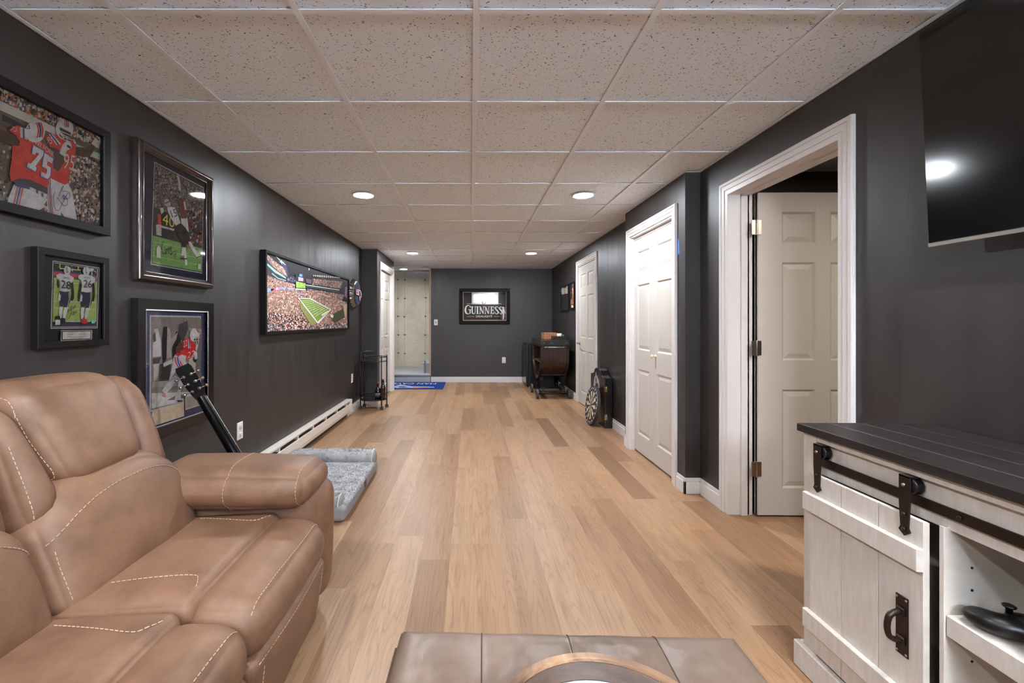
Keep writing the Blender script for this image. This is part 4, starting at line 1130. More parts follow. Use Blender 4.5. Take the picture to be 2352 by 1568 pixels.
p.poly([(1060, 1185), (1180, 1120), (1195, 1150), (1100, 1225)], (150, 164, 110)); p.ribbon([(1070, 1205), (1185, 1135)], 26, (206, 206, 184))
p.poly([(1270, 1190), (1455, 1085), (1480, 1240), (1320, 1340), (1270, 1290)], (52, 60, 34)); p.poly([(1450, 1010), (1530, 1000), (1520, 1230), (1488, 1240)], (170, 146, 116)); p.poly([(1225, 1205), (1262, 1188), (1285, 1210), (1275, 1255), (1230, 1240)], (206, 190, 178))
world_part(p.build('panorama_print', INK, recalc=False), t)

# --- bottle cap sign
c0 = Vector((XL, 5.78, 1.58))
t = thing('bottle_cap_sign', 'round metal bottle cap wall sign with a red white and blue emblem', 'wall sign', c0)
q = MB(); n = 84; vs_ = []
q.smooth = True
prof = [(.192, .002, 1.0), (.190, .012, 1.0), (.176, .04, .55), (.166, .052, .1), (.150, .058, 0), (.0001, .06, 0)]
for r_, hh, amp in prof:
    for k in range(n):
        a = 2 * math.pi * k / n; rr = r_ + amp * .009 * math.cos(21 * a)
        vs_.append((c0.x + hh, c0.y + rr * math.cos(a), c0.z + rr * math.sin(a)))
q.add(vs_, [(i * n + k, i * n + (k + 1) % n, (i + 1) * n + (k + 1) % n, (i + 1) * n + k) for i in range(len(prof) - 1) for k in range(n)])
world_part(q.build('cap_shell', mat('galvanised_metal', lin(140, 136, 130), .3, .9)), t)
p = Print('x', XL + .0605, (1, 0, 0))
def cp(u, v): return (XL + .0605, c0.y + u * .158, c0.z + v * .158)
p.poly([cp(math.cos(2 * math.pi * k / 40), math.sin(2 * math.pi * k / 40)) for k in range(40)], (56, 60, 96), True)
rg = random.Random(5)
for k in range(120):
    a, rr = rg.uniform(0, 6.28), math.sqrt(rg.random()) * .92
    u, v, s_ = rr * math.cos(a), rr * math.sin(a), rg.uniform(.03, .07)
    p.poly([cp(u - s_, v), cp(u, v - s_ * .6), cp(u + s_, v), cp(u, v + s_ * .7)], rg.choice([(110, 90, 130), (44, 52, 92), (84, 80, 120), (130, 120, 150), (40, 48, 70)]), True)
def cpoly(a, c): p.poly([cp(*q_) for q_ in a], c, True)
cpoly([(-.9, .28), (-.1, .34), (.45, .30), (.95, .05), (.95, -.30), (.5, -.22), (.1, -.16), (-.5, -.12), (-.85, -.1)], (222, 214, 216))
cpoly([(-.85, .22), (-.2, .28), (-.3, .16), (-.8, .12)], (214, 70, 72)); cpoly([(-.8, .06), (-.1, .12), (-.05, .0), (-.75, -.06)], (206, 60, 62)); cpoly([(.5, -.02), (.92, -.05), (.92, -.28), (.55, -.2)], (210, 62, 62))
cpoly([(-.05, .28), (.4, .24), (.75, .06), (.6, .0), (.72, -.06), (.5, -.1), (.6, -.2), (.3, -.24), (.1, -.12), (.15, .05)], (26, 28, 52)); cpoly([(.2, -.2), (.45, -.22), (.6, -.55), (.5, -.58)], (206, 210, 220)); cpoly([(.3, .38), (.7, .22), (.92, .02), (.86, -.02), (.6, .16), (.25, .28)], (230, 226, 228))
world_part(p.build('emblem_print', INK, recalc=False), t)

# ================================================================== END WALL: brewery mirror
MX0, MX1, MZ0, MZ1 = -.225, .778, 1.152, 1.859
t = thing('brewery_mirror', 'black framed bar mirror with a gold harp and white GUINNESS DRAUGHT lettering', 'mirror', ((MX0 + MX1) / 2, YB, 1.5))
GB = mat('gloss_black_lacquer', lin(8, 7, 7), .3, spec=.08)
for (a, bq, c_, d_) in ((MX0, MX1, MZ0, MZ0 + .07), (MX0, MX1, MZ1 - .07, MZ1), (MX0, MX0 + .07, MZ0 + .07, MZ1 - .07), (MX1 - .07, MX1, MZ0 + .07, MZ1 - .07)):
    q = MB(); q.box(a, bq, YB - .038, YB - .001, c_, d_, .008); world_part(q.build('frame_rail', GB), t)
q = MB(); g0, g1, e0, e1 = MX0 + .066, MX1 - .066, MZ0 + .066, MZ1 - .066
tl = math.tan(math.radians(0.78)) * (e1 - e0) / 2
q.add([(g0, YB - .016 + tl, e0), (g1, YB - .016 + tl, e0), (g1, YB - .016 - tl, e1), (g0, YB - .016 - tl, e1)], [(0, 1, 2, 3)])
world_part(q.build('mirror_glass', mat('silvered_mirror', (.55, .56, .58, 1), .015, 1.0)), t)
p = Print('y', YB - .024, (0, -1, 0), (1050, 655, 16.508), .0001)
COPPER = (206, 150, 112)
for a in ([(208, 260), (1888, 250)], [(208, 1330), (1880, 1325)], [(222, 250), (228, 1335)], [(1868, 250), (1864, 1330)]): p.ribbon(a, 26, COPPER)
for a in ([(370, 700), (862, 700)], [(1190, 698), (1670, 698)]): p.ribbon(a, 16, (200, 190, 176))
for a in ([(385, 1180), (655, 1180)], [(1395, 1180), (1605, 1180)]): p.ribbon(a, 14, (206, 176, 146))
p.text('DRAUGHT', (712, 1214), (1335, 1210), (712, 1142), (232, 228, 224))
G = (196, 158, 112)
p.smooth_ribbon([(890, 440), (920, 395), (980, 400), (1040, 440), (1120, 405)], [10, 26, 20, 24, 14], G); p.smooth_ribbon([(1110, 410), (1115, 520), (1100, 620), (1040, 700), (985, 722), (960, 700)], [16, 20, 26, 34, 34, 20], G)
p.ribbon([(895, 450), (935, 570), (975, 715)], [28, 40, 44], G)
for k in range(5): p.ribbon([(950 + k * 32, 430 + (k % 2) * 6), (968 + k * 26, 560 + k * 16), (985 + k * 18, 660 - k * 4)], 7, (170, 130, 92))
W = (230, 226, 222)
def serif(x, y, wd_, th=20): p.poly([(x - wd_ / 2, y - th / 2), (x + wd_ / 2, y - th / 2), (x + wd_ / 2, y + th / 2), (x - wd_ / 2, y + th / 2)], W)
def stem(x, y0, y1, wd_): p.poly([(x - wd_ / 2, y0), (x + wd_ / 2, y0), (x + wd_ / 2, y1), (x - wd_ / 2, y1)], W)
T0, T1 = 812, 1080
# G
p.smooth_ribbon([(500, 850), (470, 780), (420, 762), (360, 790), (318, 880), (315, 980), (355, 1060), (420, 1082), (470, 1066), (505, 1040)], [14, 18, 26, 46, 62, 62, 46, 26, 20, 14], W)
stem(507, 775, 858, 16); stem(492, 925, 1070, 40); serif(480, 925, 110, 22)
# U
stem(572, T0, 1000, 46); stem(688, T0, 1000, 20); p.smooth_ribbon([(572, 990), (582, 1052), (625, 1076), (668, 1056), (688, 990)], [46, 42, 30, 22, 20], W); serif(572, T0, 84); serif(690, T0, 64)
# I
stem(772, T0, T1, 50); serif(772, T0, 82); serif(772, T1 - 8, 82)
# N N
for x0_ in (866, 1066):
    stem(x0_ + 4, T0, T1, 20); stem(x0_ + 132, T0, T1, 20); p.poly([(x0_ - 22, T0), (x0_ + 34, T0), (x0_ + 142, T1), (x0_ + 104, T1)], W); serif(x0_ - 6, T0, 60); serif(x0_ + 4, T1 - 8, 60); serif(x0_ + 132, T0, 60)
# E
stem(1298, T0, T1, 48); p.poly([(1270, T0 - 6), (1402, T0 - 6), (1408, 880), (1392, 880), (1376, 828), (1270, 828)], W); p.poly([(1270, T1 + 2), (1402, T1 + 2), (1412, 1000), (1396, 1000), (1376, 1056), (1270, 1056)], W); p.poly([(1310, 932), (1372, 932), (1372, 900), (1386, 900), (1386, 990), (1372, 990), (1372, 956), (1310, 956)], W)
serif(1290, T0, 76); serif(1290, T1 - 8, 76)
# S S
for x0_ in (1500, 1655):
    p.smooth_ribbon([(x0_ + 62, 880), (x0_ + 50, 830), (x0_ + 5, 812), (x0_ - 40, 840), (x0_ - 44, 890), (x0_ + 5, 945), (x0_ + 50, 1000), (x0_ + 46, 1056), (x0_, 1084), (x0_ - 45, 1066), (x0_ - 64, 1010)], [12, 18, 24, 38, 44, 50, 44, 38, 24, 18, 12], W)
world_part(p.build('lettering', INK, recalc=False), t)

# a framed picture on the wall behind the camera, seen in the mirror
t = thing('framed_picture', 'black framed crowd picture on the wall beside the basement window', 'picture', (1.35, YREAR, 1.3))
q = MB()
for (a, bq, c_, d_) in ((1.24, 1.58, .98, 1.02), (1.24, 1.58, 1.58, 1.62), (1.24, 1.28, 1.02, 1.58), (1.54, 1.58, 1.02, 1.58)): q.box(a, bq, YREAR + .001, YREAR + .03, c_, d_, .002)
world_part(q.build('frame', FRAMEBLK), t)
p = Print('y', YREAR + .01, (0, 1, 0))
yy = YREAR + .01
p.poly([(1.27, yy, 1.01), (1.55, yy, 1.01), (1.55, yy, 1.59), (1.27, yy, 1.59)], (92, 84, 80), True)
for k in range(260):
    a, c_ = rg.uniform(1.28, 1.54), rg.uniform(1.12, 1.58); s_ = rg.uniform(.006, .012); p.poly([(a - s_, yy, c_), (a, yy, c_ - s_), (a + s_, yy, c_), (a, yy, c_ + s_)], rg.choice(CROWD), True)
for a in ([(1.38, 1.02), (1.44, 1.02), (1.46, 1.28), (1.47, 1.45), (1.42, 1.5), (1.37, 1.45), (1.39, 1.28)], [(1.46, 1.35), (1.52, 1.25), (1.54, 1.27), (1.47, 1.40)], [(1.38, 1.35), (1.32, 1.22), (1.30, 1.24), (1.36, 1.42)]): p.poly([(a_[0], yy, a_[1]) for a_ in a], (226, 222, 218), True)
p.poly([(1.41 + .035 * math.cos(k * .4), yy, 1.53 + .04 * math.sin(k * .4)) for k in range(15)], (220, 216, 212), True)
world_part(p.build('photo_print', INK, recalc=False), t)

# ================================================================== POSTERS BY THE FAR DOOR
def poster(label, y0, y1, z0, z1, painter):
    t = thing('framed_poster', label, 'poster', (XR, (y0 + y1) / 2, (z0 + z1) / 2))
    frame_rails(t, y0, y1, z0, z1, .025, .022, FRAMEBLK, X=XR, sg=-1)
    p = Print('x', XR - .010, (-1, 0, 0), (1280, 640, 19.6))
    p.poly(quad(XR - .010, y0 + .01, y1 - .01, z0 + .01, z1 - .01), (34, 33, 36), True)
    painter(p); world_part(p.build('poster_print', INK, recalc=False), t)
def paint1(p):
    c = (206, 204, 186)
    p.smooth_ribbon([(178, 440), (180, 560), (172, 700)], [20, 44, 30], c); p.smooth_ribbon([(235, 390), (245, 540), (245, 710)], [50, 62, 60], c); p.smooth_ribbon([(310, 400), (312, 560), (312, 685)], [24, 40, 36], c)
    p.poly([(352, 440), (385, 390), (415, 440), (465, 430), (462, 655), (360, 672)], (196, 176, 156)); p.poly([(395, 350), (440, 300), (470, 320), (466, 420), (430, 410)], (186, 170, 156))
    for y in (480, 540, 600): p.ribbon([(360, y + 12), (462, y)], 12, (120, 100, 84))
def paint2(p):
    p.poly([(660, 440), (700, 400), (755, 420), (745, 560), (740, 660), (755, 860), (760, 1010), (735, 1150), (680, 1150), (700, 1000), (690, 800), (685, 600)], (206, 130, 80))
    p.poly([(660, 780), (700, 700), (710, 960), (670, 1100), (650, 1000)], (120, 52, 30)); p.poly([(620, 920), (650, 930), (645, 1140), (612, 1130)], (190, 150, 130)); p.ribbon([(705, 200), (705, 360)], 44, (110, 102, 100)); p.ribbon([(610, 660), (650, 600)], 20, (190, 180, 170))
    p.poly([(628, 1180), (728, 1190), (726, 1290), (640, 1300)], (206, 184, 140))
poster('dark framed poster with pale lettering along its top, farther from the door', 7.04, 7.66, 1.377, 1.822, paint1)
poster('narrow framed poster of an orange figure, right beside the far door', 6.66, 6.96, 1.395, 1.827, paint2)

# ================================================================== SOFA
sofa = thing('reclining_sofa', 'brown suede leather reclining sofa with contrast stitching and padded arm', 'sofa', (-1.05, 1.0, 0))
def C8(x0, x1, y0, y1, z0, z1): return [(x, y, z) for x in (x0, x1) for y in (y0, y1) for z in (z0, z1)]
YM = [.56, 1.12, 1.69]
soft = []; seat_of = {}
def cush(name, c, r, puff, n=10, wob=.004, fn=None):
    o = pillow(name, c, r, puff, SOFA, sofa, n, wob, fn); soft.append(o); return o
q = MB(); q.box(-1.50, -.64, .30, 1.90, .06, .30, .02); world_part(q.build('base_frame', mat('dark_sofa_lining', lin(60, 44, 36), .9)), sofa)
for k in range(2):
    a, e = YM[k] + .004, YM[k + 1] - .004
    cush('seat_cushion', [(-1.14, a, .28), (-1.14, a, .448), (-1.14, e, .28), (-1.14, e, .448), (-.735, a, .28), (-.735, a, .470), (-.735, e, .28), (-.735, e, .470)], .035, (.01, .004, .018))
    cush('front_roll', [(-.775, a, .275), (-.775, a, .462), (-.775, e, .275), (-.775, e, .462), (-.555, a, .29), (-.555, a, .452), (-.555, e, .29), (-.555, e, .452)], .075, (.012, .004, .012))
    cush('footrest_panel', [(-.70, a + .004, .045), (-.70, a + .004, .30), (-.70, e - .004, .045), (-.70, e - .004, .30), (-.595, a + .004, .05), (-.560, a + .004, .305), (-.595, e - .004, .05), (-.560, e - .004, .305)], .03, (.012, .002, .002))
    m = (a + e) / 2
    hw = (e - a) / 2
    def arch(v, m=m, hw=hw):          # the lumbar pad's upper seam arches: high in the middle, low at both ends
        f = max(0, min(1, (v.z - .45) / .30)); d_ = min(abs(v.y - m) / hw, 1.05)
        v.z -= f * .10 * d_ ** 2.6; v.x -= f * .012 * d_ ** 2
        return v
    lum = cush('lumbar_cushion', [(-1.36, a, .40), (-1.43, a, .735), (-1.36, e, .40), (-1.43, e, .735), (-1.035, a, .40), (-1.135, a, .765), (-1.035, e, .40), (-1.135, e, .765)], .06, (.035, .004, .014), fn=arch)
    seat_of[k] = dict(lum=lum, seat=soft[-4], roll=soft[-3], foot=soft[-2])
    for nm, b0, b1, t0, t1, zt in (('headrest_pad', m - .155, m + .135, m - .205, m + .195, 1.025), ('headrest_bolster', a + .004, m - .15, a + .004, m - .20, .985), ('headrest_bolster', m + .13, e - .004, m + .19, e - .004, .995)):
        cen = nm == 'headrest_pad'
        zb0, zb1 = (.715, .715) if cen else ((.60, .70) if b1 < m else (.70, .60))
        xf = -1.133 if cen else -1.150
        o = cush(nm, [(-1.47, b0, zb0 - .03), (-1.53, t0, zt - .01), (-1.47, b1, zb1 - .03), (-1.53, t1, zt - .01), (xf + (.715 - zb0) * .18, b0, zb0), (-1.285, t0, zt), (xf + (.715 - zb1) * .18, b1, zb1), (-1.285, t1, zt)], .075, (.022 if cen else .014, .004, .012))
        seat_of[k]['pad' if cen else ('bl' if b1 < m else 'br')] = o
q = MB(); q.box(-1.52, -1.38, .34, 1.69, .08, .90, .03); world_part(q.build('back_shell', SOFA), sofa)
arms = []
for y0, y1 in ((1.67, 1.90), (.33, .56)):
    far = y0 > 1
    i0, i1 = (y0 + .03, y1) if far else (y0, y1 - .03)
    ab = cush('arm_body', [(-1.46, i0, .05), (-1.46, i0, .57), (-1.46, i1, .05), (-1.46, i1, .57), (-.60, i0, .05), (-.585, i0, .575), (-.60, i1, .05), (-.585, i1, .575)], .09, (.015, .008, .01))
    o0, o1 = (y0 - .065, y1 - .005) if far else (y0 + .005, y1 + .065)
    ap = cush('arm_pad', [(-1.24, o0, .49), (-1.24, o0, .645), (-1.24, o1, .49), (-1.24, o1, .645), (-.625, o0, .485), (-.60, o0, .635), (-.625, o1, .485), (-.60, o1, .635)], .075, (.01, .016, .014))
for xx in (-1.42, -.70):
    for yy in (.38, 1.82):
        q = MB(); q.lathe([(.022, 0), (.028, .06)], (xx, yy, 0), 'z', 12); world_part(q.build('foot', BLACKPLASTIC), sofa)
# contrast stitching follows the seams on the real surface
bpy.context.view_layer.update()
BV = {}
def bvh_of(o):
    if o.name not in BV:
        M = o.matrix_world
        BV[o.name] = BVHTree.FromPolygons([M @ v.co for v in o.data.vertices], [tuple(f.vertices) for f in o.data.polygons])
    return BV[o.name]
CAMV = Vector((0, 0, CAMZ))
def stitch_run(obj, pts, dirn, dash=.0095, gap=.0045, wd_=.0011):
    """dashes along a path dropped onto the upholstery along direction dirn"""
    q = MB(); dn = Vector(dirn).normalized(); path = []; bvh = bvh_of(obj)
    for p_ in spline(pts, 24):
        o_ = Vector(p_) - dn * .4
        hit = bvh.ray_cast(o_, dn, .8)
        if hit[0] is not None: path.append((hit[0] + hit[1] * .0012, hit[1]))
    # resample
    L = [0.0]
    for i in range(1, len(path)): L.append(L[-1] + (path[i][0] - path[i - 1][0]).length)
    s_ = 0.0
    def at(d_):
        for i in range(1, len(L)):
            if L[i] >= d_:
                f_ = (d_ - L[i - 1]) / max(L[i] - L[i - 1], 1e-9)
                return path[i - 1][0].lerp(path[i][0], f_), path[i][1]
        return path[-1]
    while path and s_ + dash < L[-1]:
        (a_, n_), (b_, _) = at(s_), at(s_ + dash)
        if (b_ - a_).length < dash * 1.6 and (b_ - a_).length > 1e-5:
            t_ = (b_ - a_).normalized(); sd = t_.cross(n_).normalized() * wd_; up = n_ * .0013
            q.add([a_ - sd, a_ + sd, b_ + sd, b_ - sd, a_ - sd * .4 + up, a_ + sd * .4 + up, b_ + sd * .4 + up, b_ - sd * .4 + up],
                  [(4, 5, 6, 7), (0, 1, 5, 4), (1, 2, 6, 5), (2, 3, 7, 6), (3, 0, 4, 7)])
        s_ += dash + gap
    if q.f: world_part(q.build('stitching', STITCH), sofa)
arm_bodies = [o for o in soft if o.name.startswith('arm_body')]; arm_pads = [o for o in soft if o.name.startswith('arm_pad')]
for k in range(2):
    a, e = YM[k] + .004, YM[k + 1] - .004; m = (a + e) / 2; S = seat_of[k]
    back = (-1, 0, -.25)
    stitch_run(S['pad'], [(-1.0, m - .188, 1.02), (-1.0, m - .180, .95), (-1.0, m - .163, .85), (-1.0, m - .140, .75), (-1.0, m - .135, .72)], back)
    stitch_run(S['pad'], [(-1.0, m + .178, 1.02), (-1.0, m + .170, .95), (-1.0, m + .150, .85), (-1.0, m + .122, .75), (-1.0, m + .118, .72)], back)
    stitch_run(S['pad'], [(-1.40, m + .178, 1.2), (-1.33, m + .178, 1.2), (-1.27, m + .178, 1.2)], (0, 0, -1)); stitch_run(S['pad'], [(-1.40, m - .188, 1.2), (-1.33, m - .188, 1.2), (-1.27, m - .188, 1.2)], (0, 0, -1))
    hw = (e - a) / 2
    stitch_run(S['lum'], [(-1.0, m + t_ * hw * .93, .735 - .105 * abs(t_ * .95) ** 2.6) for t_ in (-1, -.8, -.55, -.25, 0, .25, .55, .8, 1)], back)
    stitch_run(S['lum'], [(-1.0, a + .026, .62), (-1.0, a + .024, .56), (-1.0, a + .024, .47)], back)
    stitch_run(S['bl'], [(-1.0, a + .030, .93), (-1.0, a + .030, .82), (-1.0, a + .030, .66)], back)
    stitch_run(S['seat'], [(-1.02, a + .10, .6), (-.90, a + .115, .6), (-.80, a + .12, .6), (-.775, a + .10, .6), (-.757, a + .06, .6)], (0, 0, -1))
    stitch_run(S['seat'], [(-1.02, e - .06, .6), (-.90, e - .085, .6), (-.80, e - .10, .6), (-.775, e - .08, .6), (-.757, e - .05, .6)], (0, 0, -1))
    stitch_run(S['roll'], [(-.588, a + .03, .6), (-.586, m, .6), (-.588, e - .03, .6)], (0, 0, -1))
    stitch_run(S['foot'], [(-.45, a + .03, .288), (-.45, m, .286), (-.45, e - .03, .288)], (-1, 0, 0))
    for yy in (a + .05, e - .05): stitch_run(S['foot'], [(-.45, yy, .27), (-.45, yy, .17), (-.45, yy, .07)], (-1, 0, 0))
# arm pad: band seam round the roll, and the edge of the end cap
ap0 = arm_pads[0]
for xx in (-.915, -.655):
    stitch_run(ap0, [(xx, 1.74 - .25 * math.cos(a_), .56 + .25 * math.sin(a_)) for a_ in (-.35, -.1, .1, .3)], (0, 1, -.05))
    stitch_run(ap0, [(xx, 1.74 - .14 * math.cos(a_) * 1.0, .90) for a_ in (.5, .9, 1.3, 1.8, 2.3)], (0, 0, -1))
stitch_run(arm_bodies[0], [(-.45, 1.76, .552), (-.45, 1.82, .54), (-.45, 1.865, .50), (-.45, 1.88, .42), (-.45, 1.882, .25), (-.45, 1.878, .10)], (-1, 0, 0))

# ================================================================== OTTOMAN, TRAY
ot = thing('leather_ottoman', 'glossy brown leather tufted ottoman in front of the sofa', 'ottoman', (.225, .76, 0))
RZ = math.radians(-1.6)
def orot(x, y, z):
    c_, s_ = math.cos(RZ), math.sin(RZ); dx, dy = x - .225, y - .76
    return (.225 + dx * c_ - dy * s_, .76 + dx * s_ + dy * c_, z)
def ocorners(x0, x1, y0, y1, z0, z1): return [orot(*p_) for p_ in C8(x0, x1, y0, y1, z0, z1)]
OX0, OX1, OY0, OY1 = -.19, .645, .44, 1.075
NXC, NYC = 4, 3
cw_, ch_ = (OX1 - OX0) / NXC, (OY1 - OY0) / NYC
bm_o = MB(); bm_o.smooth = True
res = 26; nx, ny = res * NXC, res * NYC
def oz(x_, y_):
    u, v = (x_ - OX0) / cw_, (y_ - OY0) / ch_
    fx, fy = u - math.floor(u), v - math.floor(v)
    dx = min(fx, 1 - fx) * cw_; dy = min(fy, 1 - fy) * ch_
    ed = min(min(u, NXC - u) * cw_, min(v, NYC - v) * ch_); ef = min(1, max(0, (ed - .004) / .07))
    bx, by = 0 < round(u) < NXC, 0 < round(v) < NYC
    z = .447 + ef * .012 * max(math.sin(math.pi * fx), 0) ** .6 * max(math.sin(math.pi * fy), 0) ** .6
    pv = Vector((x_ * 9, y_ * 9, 1.7)); near = min(1, min(dx if bx else 1, dy if by else 1) / .03)
    z += near * ef * (.0035 * pnoise(pv) + .0028 * pnoise(pv * 2.7) + .0014 * pnoise(pv * 6.1))
    if bx and by: z -= .014 * math.exp(-((dx * dx + dy * dy) ** .5 / .03) ** 1.3)
    if ed < .045: z -= .045 - math.sqrt(max(.045 ** 2 - (.045 - ed) ** 2, 0))
    return z
vs_ = []
for j in range(ny + 1):
    for i in range(nx + 1):
        x_, y_ = OX0 + i / res * cw_, OY0 + j / res * ch_
        vs_.append(orot(x_, y_, oz(x_, y_)))
bm_o.add(vs_, [(j * (nx + 1) + i, j * (nx + 1) + i + 1, (j + 1) * (nx + 1) + i + 1, (j + 1) * (nx + 1) + i) for j in range(ny) for i in range(nx)])
world_part(bm_o.build('tufted_top', OTTO), ot)
o = pillow('side_upholstery', ocorners(OX0, OX1, OY0, OY1, .09, .428), .03, .003, OTTO, ot, 8)
SEAMK = mat('dark_leather_piping', lin(66, 52, 45), .5)
for i in range(1, NXC):
    q = MB(); x_ = OX0 + i * cw_; q.tube([orot(x_, y_, oz(x_, y_) + .0006) for y_ in [OY0 + .004 + k * (OY1 - OY0 - .008) / 90 for k in range(91)]], .0015, 6); world_part(q.build('seam_piping', SEAMK), ot)
for j in range(1, NYC):
    q = MB(); y_ = OY0 + j * ch_; q.tube([orot(x_, y_, oz(x_, y_) + .0006) for x_ in [OX0 + .004 + k * (OX1 - OX0 - .008) / 90 for k in range(91)]], .0015, 6); world_part(q.build('seam_piping', SEAMK), ot)
q = MB()
for x_ in (OX0 - .001, OX1 + .001): q.tube([orot(x_, OY0 + .03, .405), orot(x_, OY1 - .03, .405)], .003, 6)
q.tube([orot(OX0 + .03, OY1 + .001, .405), orot(OX1 - .03, OY1 + .001, .405)], .003, 6)
world_part(q.build('edge_welt', OTTO), ot)
for xx in (OX0 + .05, OX1 - .05):
    for yy in (OY0 + .05, OY1 - .05):
        q = MB(); q.lathe([(.018, 0), (.026, .095)], orot(xx, yy, 0), 'z', 12); world_part(q.build('leg', BLACKWOOD), ot)
TC = Vector((.236, .688, .4655))
tr = thing('round_tray', 'round wooden tray with a blue leaf patterned base on the ottoman', 'tray', TC)
def m_mango():
    m = mat('mango_wood', lin(170, 130, 96), .45); t = NT(m)
    v = t.coord('Object', (14, 3, 40)); n1 = t.noise(v, 1.0, 5, .6, 1.0)
    n0 = t.noise(t.coord('Object', (4, 4, 1)), 1.3, 2)
    c1 = t.ramp(n1, [(.3, lin(128, 92, 66)), (.55, lin(176, 138, 104)), (.75, lin(206, 172, 138))])
    c2 = t.ramp(n1, [(.3, lin(84, 60, 46)), (.7, lin(126, 92, 70))])
    t.link(t.mix(t.ramp(n0, [(.45, (0, 0, 0, 1)), (.62, (1, 1, 1, 1))]), c1, c2), t.p.inputs['Base Color']); t.bump(n1, .08, .002)
    return m
q = MB(); q.lathe([(.0001, 0), (.200, 0), (.208, .003), (.212, .049), (.2105, .052), (.1985, .052), (.197, .0495), (.1955, .045), (.1955, .010), (.0001, .010)], (0, 0, 0), 'z', 72); q.build('rim', m_mango(), tr)
q = MB(); q.smooth = True; q.lathe([(.1954, .0101), (.1954, .0448), (.1938, .0448), (.1925, .0101)], (0, 0, 0), 'z', 72); q.build('inner_wall', m_wood('dark_tray_wood', lin(62, 46, 37), lin(96, 72, 56), .45, (14, 14, 60)), tr)
q = MB(); q.lathe([(.1895, .0102), (.1895, .0115)], (0, 0, 0), 'z', 48); q.build('white_base', mat('white_enamel', lin(186, 184, 184), .4, spec=.3), tr)
p = Print('z', 0, (0, 0, 1))
RL = random.Random(21)
q = MB()
for k in range(300):
    a, rr = RL.uniform(0, 6.283), .172 * math.sqrt(RL.random())
    cx_, cy_ = rr * math.cos(a), rr * math.sin(a); th = RL.choice([.5, .8, 1.9, 2.3, -.4]) + RL.uniform(-.4, .4); ll, ww = RL.uniform(.018, .034), RL.uniform(.005, .009)
    q.color = lin(*RL.choice([(72, 98, 150), (96, 122, 172), (62, 84, 132), (130, 150, 186)]))
    pts = []
    for s_ in range(12):
        tt = s_ / 12 * 2 * math.pi; lx, ly = math.cos(tt) * ll / 2, math.sin(tt) * ww / 2 * (1 - .5 * math.cos(tt))
        pts.append((cx_ + lx * math.cos(th) - ly * math.sin(th), cy_ + lx * math.sin(th) + ly * math.cos(th), .0118 + k * .000003))
    q.add(pts, [tuple(range(12))])
q.build('leaf_pattern', INK, tr, recalc=False)['kind'] = 'stuff'

# ================================================================== MEDIA CABINET, CONTROLLER, TELEVISION
def m_cab():
    m = mat('distressed_white_paint', lin(206, 197, 186), .5); t = NT(m)
    n1 = t.noise(t.coord('Object', (1, 12, 2)), 6, 4, .6)
    t.link(t.ramp(n1, [(.3, lin(198, 188, 176)), (.7, lin(212, 204, 194))]), t.p.inputs['Base Color'])
    n2 = t.noise(t.coord('Object', (30, 160, 14)), 1.0, 4, .6); t.bump(n2, .05, .002)
    return m
CAB = m_cab()
def m_top():
    m = mat('espresso_plank_top', lin(44, 38, 36), .42, spec=.3); t = NT(m)
    n1 = t.noise(t.coord('Object', (60, 4, 60)), 1.0, 5, .6)
    t.link(t.ramp(n1, [(.3, lin(30, 26, 25)), (.7, lin(52, 44, 41))]), t.p.inputs['Base Color']); t.bump(n1, .1, .002)
    return m
TOPM = m_top()
cab = thing('media_cabinet', 'white farmhouse media cabinet with sliding barn door and dark plank top', 'cabinet', (1.385, .75, 0))
FX, BX, CY0, CY1, TZ = 1.165, 1.585, -.02, 1.505, .850
for k in range(4):       # top planks with routed gaps
    x0_ = 1.149 + k * (1.6 - 1.149) / 4; x1_ = 1.149 + (k + 1) * (1.6 - 1.149) / 4
    q = MB(); q.box(x0_ + (.0012 if k else 0), x1_ - .0012, CY0 - .014, CY1 + .014, TZ - .026, TZ, .0012); world_part(q.build('top_plank', TOPM), cab)
q = MB(); q.box(1.155, 1.595, CY0 - .01, CY1 + .01, TZ - .027, TZ - .0009); world_part(q.build('top_core', mat('gap_dust', lin(170, 160, 152), .8)), cab)
q = MB()
q.box(FX, BX, CY1 - .02, CY1, .0, TZ - .026, .001); q.box(FX, BX, CY0, CY0 + .02, .0, TZ - .026, .001); q.box(BX - .01, BX, CY0, CY1, .05, TZ - .03)
q.box(FX + .03, BX, CY0 + .02, CY1 - .02, .085, .103); q.box(FX + .012, BX, CY0, CY1, TZ - .04, TZ - .027)
q.box(FX + .016, FX + .034, CY0 + .03, CY1 - .03, .693, TZ - .03)                         # fascia behind the rail
for yy in (1.062, .43): q.box(FX + .002, BX - .01, yy, yy + .012, .10, .70, .001)          # dividers
world_part(q.build('carcass', CAB), cab)
for ya, yb_ in ((CY1 - .055, CY1 + .001), (CY0 - .001, CY0 + .055)):
    q = MB(); q.box(FX - .002, FX + .02, ya, yb_, .0, TZ - .027, .002); world_part(q.build('corner_stile', CAB), cab)
q = MB(); q.box(FX - .001, FX + .016, CY0 + .055, CY1 - .055, TZ - .048, TZ - .027, .001); world_part(q.build('top_rail', CAB), cab)
q = MB(); q.box(FX - .024, FX - .0025, CY0 - .02, CY1 + .02, 0.0005, .088, .003); q.box(FX - .002, BX, CY1 + .0015, CY1 + .0195, 0.0005, .0875, .003); world_part(q.build('plinth', CAB), cab)
q = MB(); q.box(FX + .004, FX + .010, CY0 + .05, CY1 - .045, .725, .752, .001); rail = world_part(q.build('barn_door_rail', BRONZE), cab)
for yy in (1.03, .75, .45):
    q = MB(); q.smooth = True; q.lathe([(.0001, -.005), (.005, -.004), (.007, 0)], (FX + .004, yy, .739), 'x', 10); o = q.build('rail_bolt', BRONZE); o.parent = rail
